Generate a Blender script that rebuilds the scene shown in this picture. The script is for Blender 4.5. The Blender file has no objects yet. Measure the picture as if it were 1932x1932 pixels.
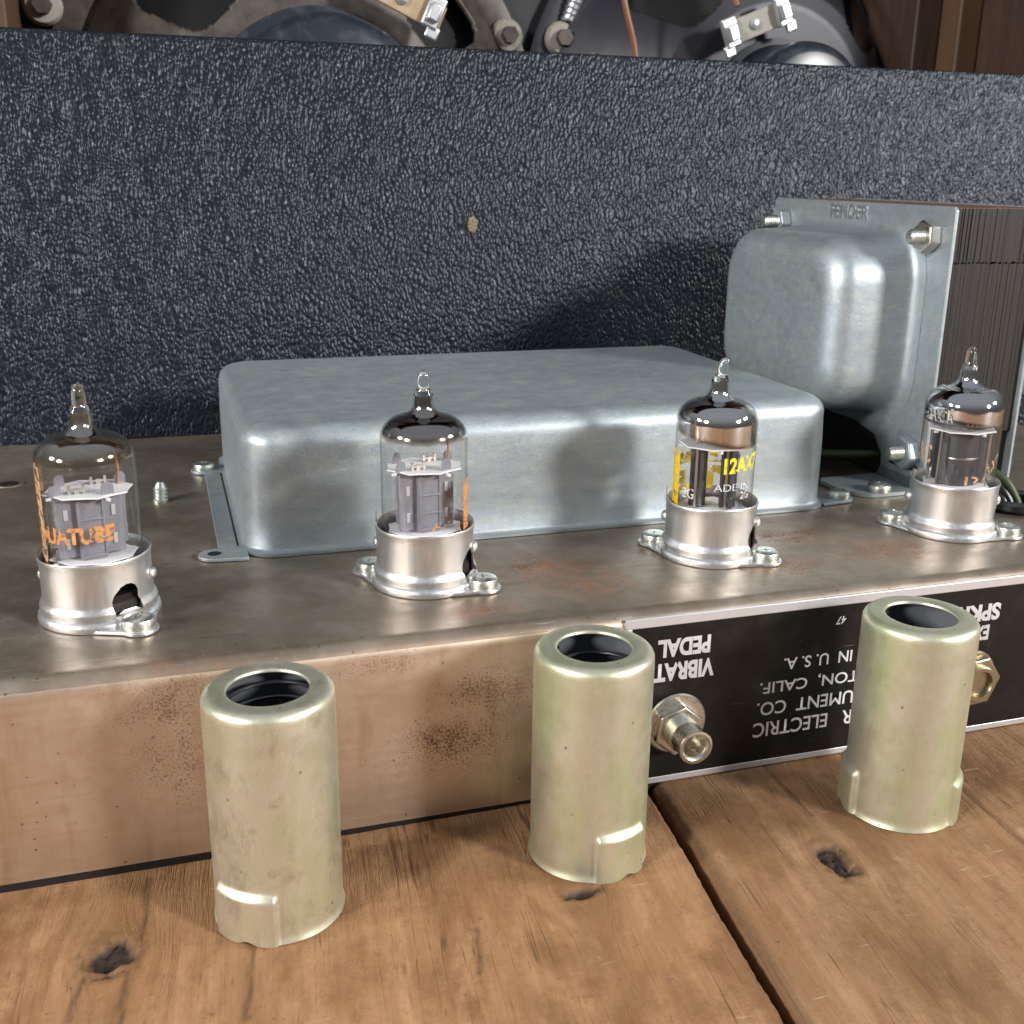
import bpy, bmesh, math, random
from mathutils import Vector, Matrix, noise
import numpy as np
S = bpy.context.scene
PI = math.pi
random.seed(7)

# ------------------------------------------------------------------ camera, world, lamps, exposure (1 unit = 1 cm)
S.unit_settings.system = 'METRIC'; S.unit_settings.scale_length = 0.01
cam = bpy.data.cameras.new('camera'); camo = bpy.data.objects.new('camera', cam); S.collection.objects.link(camo)
yaw, pitch, roll = 0.309729, 0.301638, 0.013232
fw = Vector((math.sin(yaw)*math.cos(pitch), math.cos(yaw)*math.cos(pitch), -math.sin(pitch)))
rt = fw.cross(Vector((0, 0, 1))).normalized(); up = rt.cross(fw)
r2 = rt*math.cos(roll)+up*math.sin(roll); u2 = -rt*math.sin(roll)+up*math.cos(roll)
camo.matrix_world = Matrix(((r2.x, u2.x, -fw.x, -1.76909), (r2.y, u2.y, -fw.y, -23.08540), (r2.z, u2.z, -fw.z, 15.33820), (0, 0, 0, 1)))
cam.sensor_width = 36; cam.lens = 36*2073.58/1932
cam.clip_start = 0.5; cam.clip_end = 2000
cam.dof.use_dof = True; cam.dof.focus_distance = 28; cam.dof.aperture_fstop = 0.45
S.camera = camo

world = bpy.data.worlds.new('World'); S.world = world; world.use_nodes = True
wn = world.node_tree; wn.nodes.clear()
wo = wn.nodes.new('ShaderNodeOutputWorld'); wb = wn.nodes.new('ShaderNodeBackground')
wt = wn.nodes.new('ShaderNodeTexCoord'); ws = wn.nodes.new('ShaderNodeSeparateXYZ'); wr = wn.nodes.new('ShaderNodeValToRGB')
wm = wn.nodes.new('ShaderNodeMath'); wm.operation = 'MULTIPLY_ADD'; wm.inputs[1].default_value = 0.5; wm.inputs[2].default_value = 0.5
wn.links.new(wt.outputs['Generated'], ws.inputs[0]); wn.links.new(ws.outputs['Z'], wm.inputs[0]); wn.links.new(wm.outputs[0], wr.inputs[0])
wn.links.new(wr.outputs[0], wb.inputs[0]); wn.links.new(wb.outputs[0], wo.inputs[0])
wr.color_ramp.elements[0].position = 0.35; wr.color_ramp.elements[0].color = (0.10, 0.075, 0.055, 1)
wr.color_ramp.elements[1].position = 0.85; wr.color_ramp.elements[1].color = (0.42, 0.46, 0.52, 1)
e = wr.color_ramp.elements.new(0.55); e.color = (0.17, 0.165, 0.165, 1)
wb.inputs[1].default_value = 0.72

def lamp(az, el, power, diam, dist=400, tint=(1, 0.975, 0.95)):
    L = bpy.data.lights.new('room_lamp', 'AREA'); L.shape = 'DISK'; L.size = diam; L.energy = power; L.color = tint
    o = bpy.data.objects.new('room_lamp', L); S.collection.objects.link(o)
    a, e_ = math.radians(az), math.radians(el)
    d = Vector((math.sin(a)*math.cos(e_), -math.cos(a)*math.cos(e_), math.sin(e_)))
    t = Vector((8, 4, 5)); o.location = t+d*dist
    o.rotation_euler = d.to_track_quat('Z', 'Y').to_euler()
lamp(-84, 23, 640000, 60)
lamp(-61, 21, 1150000, 60)
lamp(40, 21, 1500000, 60)
lamp(70, 24, 640000, 60)

S.view_settings.view_transform = 'Standard'; S.view_settings.look = 'None'
S.view_settings.exposure = 0; S.view_settings.gamma = 1; S.view_settings.use_curve_mapping = False
S.render.engine = 'CYCLES'
S.cycles.max_bounces = 12; S.cycles.transparent_max_bounces = 24; S.cycles.glossy_bounces = 6
S.cycles.caustics_reflective = False; S.cycles.caustics_refractive = False
S.cycles.sample_clamp_indirect = 6

# ------------------------------------------------------------------ materials
class NT:
    def __init__(s, name):
        s.m = bpy.data.materials.new(name); s.m.use_nodes = True
        s.t = s.m.node_tree; s.t.nodes.clear()
        s.out = s.n('ShaderNodeOutputMaterial'); s.tc = s.n('ShaderNodeTexCoord'); s.obj = s.tc.outputs['Object']
    def n(s, typ): return s.t.nodes.new(typ)
    def L(s, a, b):
        if hasattr(a, 'is_output'): s.t.links.new(a, b)
        else: b.default_value = a
    def math(s, op, a, b=0.0, c=0.0, clamp=False):
        x = s.n('ShaderNodeMath'); x.operation = op; x.use_clamp = clamp
        s.L(a, x.inputs[0]); s.L(b, x.inputs[1]); s.L(c, x.inputs[2]); return x.outputs[0]
    def vec(s, scale=(1, 1, 1), rot=(0, 0, 0), loc=(0, 0, 0), v=None):
        x = s.n('ShaderNodeMapping'); s.L(v or s.obj, x.inputs['Vector'])
        x.inputs['Scale'].default_value = scale; x.inputs['Rotation'].default_value = rot; x.inputs['Location'].default_value = loc
        return x.outputs[0]
    def noise(s, scale, detail=3, rough=0.55, v=None, dist=0.0):
        x = s.n('ShaderNodeTexNoise'); s.L(v or s.obj, x.inputs['Vector'])
        x.inputs['Scale'].default_value = scale; x.inputs['Detail'].default_value = detail
        x.inputs['Roughness'].default_value = rough; x.inputs['Distortion'].default_value = dist
        return x.outputs['Fac']
    def voro(s, scale, v=None, feature='F1', rnd=1.0, smooth=None):
        x = s.n('ShaderNodeTexVoronoi'); x.feature = feature; s.L(v or s.obj, x.inputs['Vector'])
        x.inputs['Scale'].default_value = scale; x.inputs['Randomness'].default_value = rnd
        if smooth is not None and 'Smoothness' in x.inputs: x.inputs['Smoothness'].default_value = smooth
        return x.outputs['Distance']
    def attr(s, name):
        x = s.n('ShaderNodeAttribute'); x.attribute_name = name; return x
    def ramp(s, f, stops, interp='LINEAR'):
        x = s.n('ShaderNodeValToRGB'); s.L(f, x.inputs[0]); cr = x.color_ramp; cr.interpolation = interp
        while len(cr.elements) < len(stops): cr.elements.new(0.5)
        for el, (p, c) in zip(cr.elements, stops):
            el.position = p
            el.color = (*c, 1) if isinstance(c, tuple) else (c, c, c, 1)
        return x.outputs[0]
    def mix(s, f, a, b, mode='MIX'):
        x = s.n('ShaderNodeMix'); x.data_type = 'RGBA'; x.blend_type = mode
        s.L(f, x.inputs[0])
        for v, i in ((a, 6), (b, 7)):
            if isinstance(v, tuple) and len(v) == 3: v = (*v, 1)
            s.L(v, x.inputs[i])
        return x.outputs[2]
    def bump(s, h, strength=0.3, dist=0.02, normal=None):
        x = s.n('ShaderNodeBump'); s.L(h, x.inputs['Height']); x.inputs['Strength'].default_value = strength
        x.inputs['Distance'].default_value = dist
        if normal is not None: s.L(normal, x.inputs['Normal'])
        return x.outputs[0]
    def pbr(s, color=(.5, .5, .5), metal=0.0, rough=0.5, bump=None, spec=0.5, coat=0.0, aniso=0.0, coat_rough=0.05):
        b = s.n('ShaderNodeBsdfPrincipled')
        if isinstance(color, tuple) and len(color) == 3: color = (*color, 1)
        s.L(color, b.inputs['Base Color']); s.L(metal, b.inputs['Metallic']); s.L(rough, b.inputs['Roughness'])
        b.inputs['Specular IOR Level'].default_value = spec
        b.inputs['Coat Weight'].default_value = coat; b.inputs['Coat Roughness'].default_value = coat_rough
        b.inputs['Anisotropic'].default_value = aniso
        if bump is not None: s.L(bump, b.inputs['Normal'])
        s.L(b.outputs[0], s.out.inputs[0]); return s.m

def simple(name, color, metal=0, rough=0.5, spec=0.5):
    return NT(name).pbr(color, metal, rough, spec=spec)

def m_zinc(name, tone=(0.44, 0.525, 0.59), yellow=(0.52, 0.56, 0.53)):
    n = NT(name)
    big = n.noise(0.55, 4, 0.6); med = n.noise(2.2, 5, 0.65, n.vec((1, 1, 2.2))); fine = n.noise(26, 2, 0.6)
    c = n.mix(n.ramp(med, [(0.38, 0.0), (0.68, 1.0)]), tone, yellow)
    c = n.mix(n.ramp(big, [(0.36, 0.4), (0.64, 0.0)]), c, (0.37, 0.42, 0.46))
    smear = n.noise(1.3, 5, 0.7, n.vec((0.5, 1.6, 1.6)), 0.8)
    c = n.mix(n.ramp(smear, [(0.52, 0.0), (0.72, 0.42)]), c, (0.29, 0.32, 0.34))
    c = n.mix(n.ramp(smear, [(0.30, 0.4), (0.46, 0.0)]), c, (0.66, 0.70, 0.70))
    c = n.mix(n.ramp(fine, [(0.35, 0.35), (0.65, 0.0)]), c, (0.22, 0.22, 0.22))
    pits = n.voro(3.1); c = n.mix(n.ramp(pits, [(0.02, 0.6), (0.05, 0.0)]), c, (0.12, 0.11, 0.10))
    scr = n.noise(3.0, 3, 0.5, n.vec((0.6, 7, 7), (0.2, 0.5, 0.4)))
    c = n.mix(n.ramp(scr, [(0.67, 0.0), (0.73, 0.5)]), c, (0.75, 0.77, 0.76))
    r = n.ramp(n.math('ADD', n.math('MULTIPLY', med, 0.6), n.math('MULTIPLY', fine, 0.4)), [(0.3, 0.42), (0.7, 0.58)])
    b = n.bump(n.math('ADD', n.math('MULTIPLY', n.noise(1.1, 2), 1.0), n.math('MULTIPLY', fine, 0.03)), 0.12, 0.15)
    return n.pbr(c, 0.70, r, b)
ZINC = m_zinc('galvanised_zinc')

def m_alu():
    n = NT('bright_aluminium'); f = n.noise(3, 4, 0.6, n.vec((5, 5, 0.7))); p = n.noise(1.6, 2)
    c = n.mix(n.ramp(p, [(0.35, 0.0), (0.65, 1.0)]), (0.68, 0.70, 0.73), (0.73, 0.71, 0.69))
    c = n.mix(n.ramp(n.noise(9, 4, 0.7), [(0.6, 0.0), (0.75, 0.5)]), c, (0.5, 0.48, 0.44))
    return n.pbr(c, 0.93, n.ramp(f, [(0.3, 0.30), (0.7, 0.42)]), n.bump(n.math('ADD', n.math('MULTIPLY', f, 0.4), n.noise(2.5, 2)), 0.05, 0.03))
ALU = m_alu()
def m_screw():
    n = NT('zinc_screw'); f = n.noise(7, 3)
    return n.pbr(n.mix(f, (0.66, 0.69, 0.60), (0.74, 0.74, 0.70)), 0.95, n.ramp(f, [(0.3, 0.24), (0.7, 0.42)]), n.bump(f, 0.1, 0.03))
SCREW = m_screw()

def m_steel():
    n = NT('rusty_chassis_steel')
    big = n.noise(0.28, 4, 0.6); med = n.noise(1.3, 5, 0.65); fine = n.noise(12, 4, 0.7); brush = n.noise(2.2, 3, 0.6, n.vec((0.25, 3, 3)))
    sep = n.n('ShaderNodeSeparateXYZ'); n.L(n.obj, sep.inputs[0])
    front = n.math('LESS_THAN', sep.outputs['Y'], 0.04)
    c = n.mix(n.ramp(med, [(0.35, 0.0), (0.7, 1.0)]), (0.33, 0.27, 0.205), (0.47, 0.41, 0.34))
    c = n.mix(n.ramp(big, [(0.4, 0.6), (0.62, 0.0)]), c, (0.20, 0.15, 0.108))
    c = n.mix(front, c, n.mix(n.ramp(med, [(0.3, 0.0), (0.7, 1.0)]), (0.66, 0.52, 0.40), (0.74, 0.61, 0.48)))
    # rust blooms: clusters of fine orange specks (own positions on the metal)
    def blob(x, y, z, rx, ry, rz):
        v = n.vec((1/rx, 1/ry, 1/rz), loc=(-x/rx, -y/ry, -z/rz)); d = n.n('ShaderNodeVectorMath'); d.operation = 'LENGTH'; n.L(v, d.inputs[0])
        return n.ramp(d.outputs['Value'], [(0.15, 1.0), (1.0, 0.0)])
    R = None
    for a in ((7.6, 3.7, 4.9, 2.6, 2.6, 3), (8.6, 2.2, 4.9, 2.2, 1.8, 3), (15.8, 4.4, 4.9, 3.0, 2.0, 2), (14.3, 2.0, 4.9, 1.6, 1.6, 2), (5.4, 1.2, 4.9, 1.4, 0.9, 2),
              (5.2, 0, 3.3, 3.2, 1.5, 1.9), (4.2, 0, 2.1, 3.6, 1.5, 2.0), (-2.3, 0, 4.0, 3.0, 1.2, 1.7), (-1.4, 0, 2.6, 4.2, 1.2, 2.6), (18, 2.5, 4.9, 3, 2, 2), (2.6, 0, 4.3, 3, 1, 0.7)):
        b_ = blob(*a); R = b_ if R is None else n.math('MAXIMUM', R, b_)
    specks = n.math('ADD', n.noise(17, 4, 0.8), n.math('MULTIPLY', R, n.math('MULTIPLY_ADD', n.noise(1.6, 3, 0.6), 0.32, 0.06)))
    spm = n.ramp(specks, [(0.72, 0.0), (0.77, 1.0)])
    wide = n.math('MULTIPLY', R, n.ramp(n.noise(2.2, 4, 0.7), [(0.38, 0.0), (0.66, 0.75)]))
    c = n.mix(n.math('MULTIPLY', wide, n.math('MULTIPLY_ADD', front, -0.65, 1.0)), c, (0.32, 0.135, 0.06))
    c = n.mix(n.math('MULTIPLY', spm, 0.85), c, (0.20, 0.075, 0.03))
    dots = n.voro(3.4); dsel = n.ramp(n.noise(1.1, 2), [(0.45, 0.0), (0.5, 1.0)])
    dm = n.math('MULTIPLY', n.ramp(dots, [(0.07, 1.0), (0.13, 0.0)]), dsel)
    c = n.mix(n.math('MULTIPLY', dm, 0.7), c, (0.15, 0.06, 0.03))
    scr = n.noise(2.5, 3, 0.5, n.vec((0.35, 6, 6), (0, 0, 0.5)))
    c = n.mix(n.ramp(scr, [(0.68, 0.0), (0.73, 0.6)]), c, (0.62, 0.54, 0.46))
    scr2 = n.noise(2.0, 3, 0.5, n.vec((5, 0.4, 5), (0, 0, -0.6)))
    c = n.mix(n.ramp(scr2, [(0.69, 0.0), (0.73, 0.5)]), c, (0.55, 0.40, 0.30))
    drip = n.noise(1.0, 4, 0.6, n.vec((1.6, 1, 0.22)))
    c = n.mix(n.math('MULTIPLY', front, n.ramp(drip, [(0.55, 0.0), (0.70, 0.45)])), c, (0.50, 0.33, 0.20))
    met = n.math('SUBTRACT', n.math('MULTIPLY_ADD', front, 0.21, 0.72), n.math('MULTIPLY', n.math('MAXIMUM', spm, wide), 0.6))
    rough = n.math('ADD', n.ramp(brush, [(0.3, 0.36), (0.7, 0.46)]), n.math('MULTIPLY', spm, 0.3))
    h = n.math('ADD', n.math('MULTIPLY', spm, 0.35), n.math('MULTIPLY', fine, 0.12))
    return n.pbr(c, met, rough, n.bump(h, 0.18, 0.03))
STEEL = m_steel()

def m_shield(name, stain, green):
    n = NT(name)
    big = n.noise(0.7, 4, 0.6, n.vec((1, 1, 0.45))); med = n.noise(2.4, 5, 0.65); st = n.noise(1.0, 7, 0.8, n.vec((1.5, 1.5, 1)), 0.3)
    c = n.mix(n.ramp(big, [(0.40, 0.0), (0.66, 1.0)]), (0.72, 0.70, 0.56), green)
    c = n.mix(n.ramp(med, [(0.5, 0.0), (0.75, 0.5)]), c, (0.73, 0.69, 0.60))
    c = n.mix(n.math('MULTIPLY', n.ramp(st, [(0.52, 0.0), (0.66, 1.0)]), stain), c, (0.47, 0.40, 0.33))
    sp = n.voro(1.9); c = n.mix(n.math('MULTIPLY', n.ramp(sp, [(0.05, 0.8), (0.09, 0.0)]), n.ramp(n.noise(0.9), [(0.5, 0.0), (0.6, 1.0)])), c, (0.2, 0.17, 0.13))
    drag = n.noise(2.0, 4, 0.6, n.vec((5, 5, 0.5), (0.15, 0.1, 0)))
    c = n.mix(n.math('MULTIPLY', n.ramp(drag, [(0.62, 0.0), (0.70, 0.7)]), stain), c, (0.88, 0.88, 0.70))
    fz = n.noise(30, 2, 0.6)
    c = n.mix(n.ramp(fz, [(0.3, 0.3), (0.6, 0.0)]), c, (0.5, 0.48, 0.34))
    r = n.ramp(med, [(0.3, 0.34), (0.7, 0.46)])
    return n.pbr(c, 0.80, r, n.bump(n.math('ADD', n.noise(1.5, 2), n.math('MULTIPLY', fz, 0.06)), 0.08, 0.06))
SHIELD_STAINED = m_shield('stained_yellow_zinc', 0.75, (0.62, 0.65, 0.44))
SHIELD = m_shield('yellow_passivated_zinc', 0.22, (0.60, 0.69, 0.40))
def m_tolex():
    n = NT('black_pebbled_vinyl')
    wx = n.n('ShaderNodeTexNoise'); n.L(n.obj, wx.inputs['Vector']); wx.inputs['Scale'].default_value = 0.9; wx.inputs['Detail'].default_value = 2
    vm = n.n('ShaderNodeVectorMath'); vm.operation = 'SCALE'; n.L(wx.outputs['Color'], vm.inputs[0]); vm.inputs['Scale'].default_value = 0.55
    va = n.n('ShaderNodeVectorMath'); va.operation = 'ADD'; n.L(n.obj, va.inputs[0]); n.L(vm.outputs[0], va.inputs[1])
    v = n.vec((1.25, 1, 0.72), (0, -0.5, 0), v=va.outputs[0])
    a = n.voro(6.6, v, 'SMOOTH_F1', 1.0, 0.25); f = n.noise(9, 2, 0.5, v)
    h = n.math('ADD', n.math('MULTIPLY', n.math('POWER', a, 1.6), -1.0), n.math('MULTIPLY', f, 0.10))
    dirt = n.math('MAXIMUM', n.ramp(n.noise(0.9, 6, 0.75), [(0.60, 0.0), (0.75, 0.45)]), n.ramp(n.noise(0.7, 3, 0.6, n.vec((1.4, 1, 0.35), (0, 0.7, 0))), [(0.66, 0.0), (0.76, 0.5)]))
    c = n.mix(dirt, (0.0065, 0.0085, 0.0135), (0.05, 0.047, 0.043))
    m = n.pbr(c, 0, n.ramp(f, [(0.3, 0.32), (0.7, 0.46)]), n.bump(h, 0.66, 0.085), spec=0.36)
    next(q for q in n.t.nodes if q.type == 'BSDF_PRINCIPLED').inputs['Specular Tint'].default_value = (0.82, 0.91, 1.0, 1)
    return m
TOLEX = m_tolex()

def m_wood_table(name, wa, wb, wc):
    n = NT(name); tail = n.attr('tail').outputs['Fac']
    gx = n.attr('grain'); v0 = gx.outputs['Vector']; kn = n.attr('knot').outputs['Fac']; st = n.attr('stain').outputs['Fac']
    v = n.vec((1, 1, 1), v=v0)
    streak = n.noise(2.4, 5, 0.62, n.vec((1.0, 0.08, 1), v=v0), 0.15); fine = n.noise(9, 4, 0.7, n.vec((1.4, 0.09, 1), v=v0), 0.3)
    broad = n.noise(0.45, 4, 0.6, n.vec((1, 0.45, 1), v=v0)); blot = n.noise(1.1, 6, 0.72, n.vec((1, 0.5, 1), v=v0), 0.2)
    fib = n.noise(22, 3, 0.6, n.vec((1.5, 0.12, 1), v=v0)); grime = n.noise(4.5, 5, 0.75)
    c = n.mix(n.ramp(n.math('ADD', n.math('MULTIPLY', streak, 0.45), n.math('MULTIPLY', broad, 0.55)), [(0.34, 0.0), (0.64, 1.0)]), wa, wb)
    patch = n.noise(0.33, 5, 0.65, n.vec((1.3, 0.7, 1), v=v0), 0.25)
    c = n.mix(n.ramp(patch, [(0.47, 0.0), (0.63, 0.75)]), c, wc)
    c = n.mix(n.math('MULTIPLY', tail, 0.75), c, (0.27, 0.15, 0.062))
    c = n.mix(n.ramp(blot, [(0.56, 0.0), (0.70, 0.6)]), c, (0.20, 0.105, 0.048))
    c = n.mix(n.ramp(blot, [(0.25, 0.5), (0.42, 0.0)]), c, (0.66, 0.42, 0.25))
    c = n.mix(n.ramp(fine, [(0.30, 0.6), (0.40, 0.0)]), c, (0.16, 0.078, 0.036))
    c = n.mix(n.ramp(fib, [(0.62, 0.0), (0.74, 0.35)]), c, (0.50, 0.33, 0.20))
    c = n.mix(n.ramp(grime, [(0.58, 0.0), (0.70, 0.6)]), c, (0.15, 0.085, 0.05))
    pores = n.noise(30, 4, 0.7, n.vec((1.0, 0.07, 1), v=v0))
    c = n.mix(n.ramp(pores, [(0.32, 0.4), (0.42, 0.0)]), c, (0.18, 0.09, 0.042))
    tone = n.noise(0.8, 3, 0.6, n.vec((2.2, 0.12, 1), v=v0))
    c = n.mix(n.ramp(tone, [(0.38, 0.4), (0.52, 0.0)]), c, (0.28, 0.135, 0.055))
    scr = n.noise(1.5, 3, 0.5, n.vec((0.5, 6, 1), (0, 0, 0.5)))
    c = n.mix(n.ramp(scr, [(0.69, 0.0), (0.73, 0.55)]), c, (0.60, 0.43, 0.29))
    nick = n.voro(1.3, n.vec((1, 1.6, 1), (0, 0, 0.7))); c = n.mix(n.math('MULTIPLY', n.ramp(nick, [(0.03, 0.8), (0.07, 0.0)]), n.ramp(n.noise(0.6), [(0.5, 0.0), (0.6, 1.0)])), c, (0.10, 0.06, 0.04))
    crackle = n.ramp(n.noise(1.7, 2, 0.5, n.vec((1.6, 0.05, 1), v=v0)), [(0.488, 0.0), (0.498, 0.8), (0.502, 0.8), (0.512, 0.0)])
    c = n.mix(n.math('MULTIPLY', crackle, n.ramp(n.noise(0.5, 2), [(0.5, 0.0), (0.62, 1.0)])), c, (0.10, 0.045, 0.022))
    c = n.mix(st, c, (0.12, 0.062, 0.032))
    c = n.mix(kn, c, n.mix(n.noise(7, 4, 0.7), (0.008, 0.006, 0.006), (0.09, 0.058, 0.043)))
    h = n.math('ADD', n.math('MULTIPLY', fine, 0.5), n.math('ADD', n.math('MULTIPLY', fib, 0.3), n.math('ADD', n.math('MULTIPLY', grime, 0.5), n.math('MULTIPLY', crackle, -0.25))))
    r = n.ramp(blot, [(0.3, 0.55), (0.7, 0.72)])
    return n.pbr(c, 0, r, n.bump(h, 0.8, 0.08), spec=0.35)
PINE = m_wood_table('worn_orange_pine_plank', (0.32, 0.160, 0.068), (0.56, 0.315, 0.162), (0.21, 0.095, 0.036))
PINE_TAN = m_wood_table('worn_tan_pine_plank', (0.27, 0.142, 0.064), (0.49, 0.290, 0.155), (0.18, 0.085, 0.034))

def m_glass():
    n = NT('clear_tube_glass')
    lw = n.n('ShaderNodeLayerWeight'); lw.inputs['Blend'].default_value = 0.5
    fac = lw.outputs['Facing']
    tr = n.n('ShaderNodeBsdfTransparent'); gl = n.n('ShaderNodeBsdfGlossy'); gl.inputs['Roughness'].default_value = 0.015
    n.L(n.ramp(fac, [(0.0, (0.985, 0.985, 0.98)), (0.72, (0.96, 0.96, 0.945)), (0.90, (0.74, 0.75, 0.71)), (1.0, (0.42, 0.43, 0.39))]), tr.inputs[0])
    fr = n.math('MULTIPLY_ADD', n.math('POWER', fac, 4.0), 0.80, 0.06, clamp=True)
    mx = n.n('ShaderNodeMixShader'); n.L(fr, mx.inputs[0]); n.L(tr.outputs[0], mx.inputs[1]); n.L(gl.outputs[0], mx.inputs[2])
    n.L(mx.outputs[0], n.out.inputs[0]); return n.m
GLASS = m_glass()
def m_solidglass():
    n = NT('solid_tip_glass'); b = n.n('ShaderNodeBsdfPrincipled'); b.inputs['Base Color'].default_value = (0.97, 0.97, 0.96, 1)
    b.inputs['Transmission Weight'].default_value = 1.0; b.inputs['Roughness'].default_value = 0.02; b.inputs['IOR'].default_value = 1.5
    n.L(b.outputs[0], n.out.inputs[0]); return n.m
SOLIDGLASS = m_solidglass()
def m_getter(name, z0, z1, col, dens=1.0, brown=(0.25, 0.14, 0.07), lean=0.0, rough=0.07):
    """metal film flashed on the inside of the glass: solid above z1, thinning out to nothing at z0, browner towards its edge"""
    n = NT(name); sep = n.n('ShaderNodeSeparateXYZ'); n.L(n.obj, sep.inputs[0])
    z = n.math('ADD', sep.outputs['Z'], n.math('MULTIPLY', n.math('SUBTRACT', n.noise(1.8, 2), 0.5), 0.12))
    if lean: z = n.math('ADD', z, n.math('MULTIPLY', n.math('SUBTRACT', n.math('MULTIPLY', sep.outputs['X'], 0.86), n.math('MULTIPLY', sep.outputs['Y'], 0.5)), lean))
    f = n.math('DIVIDE', n.math('SUBTRACT', z, z0), z1-z0, clamp=True)
    gl = n.n('ShaderNodeBsdfPrincipled'); n.L(n.mix(n.ramp(f, [(0.4, 0.0), (1.0, 1.0)]), brown, col), gl.inputs['Base Color'])
    gl.inputs['Metallic'].default_value = 1.0; gl.inputs['Roughness'].default_value = rough
    tr = n.n('ShaderNodeBsdfTransparent'); n.L(n.mix(n.ramp(f, [(0.0, 0.0), (0.25, 1.0)]), (1.0, 1.0, 1.0), (0.88, 0.80, 0.70)), tr.inputs[0])
    mx = n.n('ShaderNodeMixShader'); n.L(n.math('MULTIPLY', n.ramp(f, [(0.0, 0.0), (0.7, 1.0)]), dens), mx.inputs[0])
    n.L(tr.outputs[0], mx.inputs[1]); n.L(gl.outputs[0], mx.inputs[2]); n.L(mx.outputs[0], n.out.inputs[0]); return n.m

MICA = NT('white_mica'); MICA = MICA.pbr(MICA.mix(MICA.noise(9, 3), (0.80, 0.79, 0.84), (0.92, 0.92, 0.94)), 0, 0.5)
def m_anode(name, a, b):
    n = NT(name); f = n.noise(3, 3); return n.pbr(n.mix(f, a, b), 0.25, 0.5, n.bump(n.noise(15, 2), 0.1, 0.02))
ANODE = m_anode('grey_coated_anode', (0.20, 0.20, 0.24), (0.31, 0.31, 0.36))
ANODE_DK = m_anode('dark_anode', (0.045, 0.045, 0.055), (0.075, 0.075, 0.09))
NICKEL = simple('nickel_wire', (0.62, 0.58, 0.52), 1, 0.3)
COPPER = simple('copper_strip', (0.60, 0.33, 0.22), 1, 0.35)
SLOT = simple('plate_slot_light', (0.55, 0.56, 0.58), 0.2, 0.5)
BLACK = simple('black_plastic', (0.012, 0.012, 0.014), 0, 0.4)
SOCKETB = simple('brown_phenolic', (0.02, 0.014, 0.01), 0, 0.5)
def m_ink(name, col, lo=0.36, rough=0.55):
    """printing ink rubbed through in patches"""
    n = NT(name); b = n.n('ShaderNodeBsdfPrincipled'); b.inputs['Base Color'].default_value = (*col, 1); b.inputs['Roughness'].default_value = rough
    tr = n.n('ShaderNodeBsdfTransparent'); mx = n.n('ShaderNodeMixShader')
    n.L(n.ramp(n.noise(5.5, 4, 0.7), [(lo, 0.0), (lo+0.06, 1.0)]), mx.inputs[0]); n.L(tr.outputs[0], mx.inputs[1]); n.L(b.outputs[0], mx.inputs[2])
    n.L(mx.outputs[0], n.out.inputs[0]); return n.m
ORANGE = m_ink('orange_tube_ink', (0.66, 0.28, 0.07), 0.42)
ORANGE_P = m_ink('faded_orange_ink', (0.62, 0.36, 0.19), 0.46)
YELLOW = m_ink('yellow_tube_ink', (0.84, 0.57, 0.0), 0.40)
LIME = m_ink('bright_yellow_ink', (0.80, 0.70, 0.02), 0.40)
WHITEINK = m_ink('white_tube_ink', (0.7, 0.7, 0.7), 0.39)
ETCH = m_ink('pale_etched_mark', (0.50, 0.50, 0.46), 0.44)
def m_lining():
    n = NT('black_lacquer_lining'); return n.pbr((0.34, 0.36, 0.40), 0.55, 0.34, n.bump(n.noise(2, 2), 0.05, 0.03))
LINING = m_lining()
SPRING = simple('dark_spring_wire', (0.12, 0.12, 0.13), 0.9, 0.3)
def m_faceplate():
    n = NT('black_enamel_plate'); sp = n.ramp(n.voro(2.7), [(0.018, 0.7), (0.035, 0.0)])
    dust = n.ramp(n.noise(1.4, 5, 0.7), [(0.5, 0.0), (0.8, 0.16)]); hair = n.noise(1.6, 3, 0.5, n.vec((0.5, 1, 7), (0, 0.5, 0)))
    c = n.mix(sp, n.mix(dust, (0.0085, 0.0075, 0.0075), (0.1, 0.09, 0.085)), (0.35, 0.33, 0.31))
    c = n.mix(n.ramp(hair, [(0.70, 0.0), (0.73, 0.25)]), c, (0.30, 0.28, 0.26))
    return n.pbr(c, 0, n.ramp(n.noise(3, 3), [(0.3, 0.28), (0.7, 0.4)]), spec=0.35)
FACE = m_faceplate()
WHITE = NT('white_plate_print'); WHITE = WHITE.pbr(WHITE.mix(WHITE.ramp(WHITE.noise(5, 4, 0.7), [(0.55, 0.0), (0.75, 0.5)]), (0.66, 0.64, 0.65), (0.45, 0.42, 0.40)), 0, 0.5)
PLATE_EDGE = NT('satin_aluminium_edge'); PLATE_EDGE = PLATE_EDGE.pbr(PLATE_EDGE.mix(PLATE_EDGE.noise(4, 4), (0.74, 0.73, 0.76), (0.64, 0.62, 0.63)), 0.6, 0.42)
def m_nickel_aged():
    n = NT('aged_nickel_jack'); f = n.noise(4, 4, 0.65)
    return n.pbr(n.mix(f, (0.58, 0.53, 0.44), (0.80, 0.78, 0.73)), 1.0, n.ramp(f, [(0.3, 0.22), (0.7, 0.38)]), n.bump(f, 0.08, 0.03))
NUTM = m_nickel_aged()
BRASSY = simple('dull_brass_nut', (0.42, 0.36, 0.24), 1, 0.36)
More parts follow.
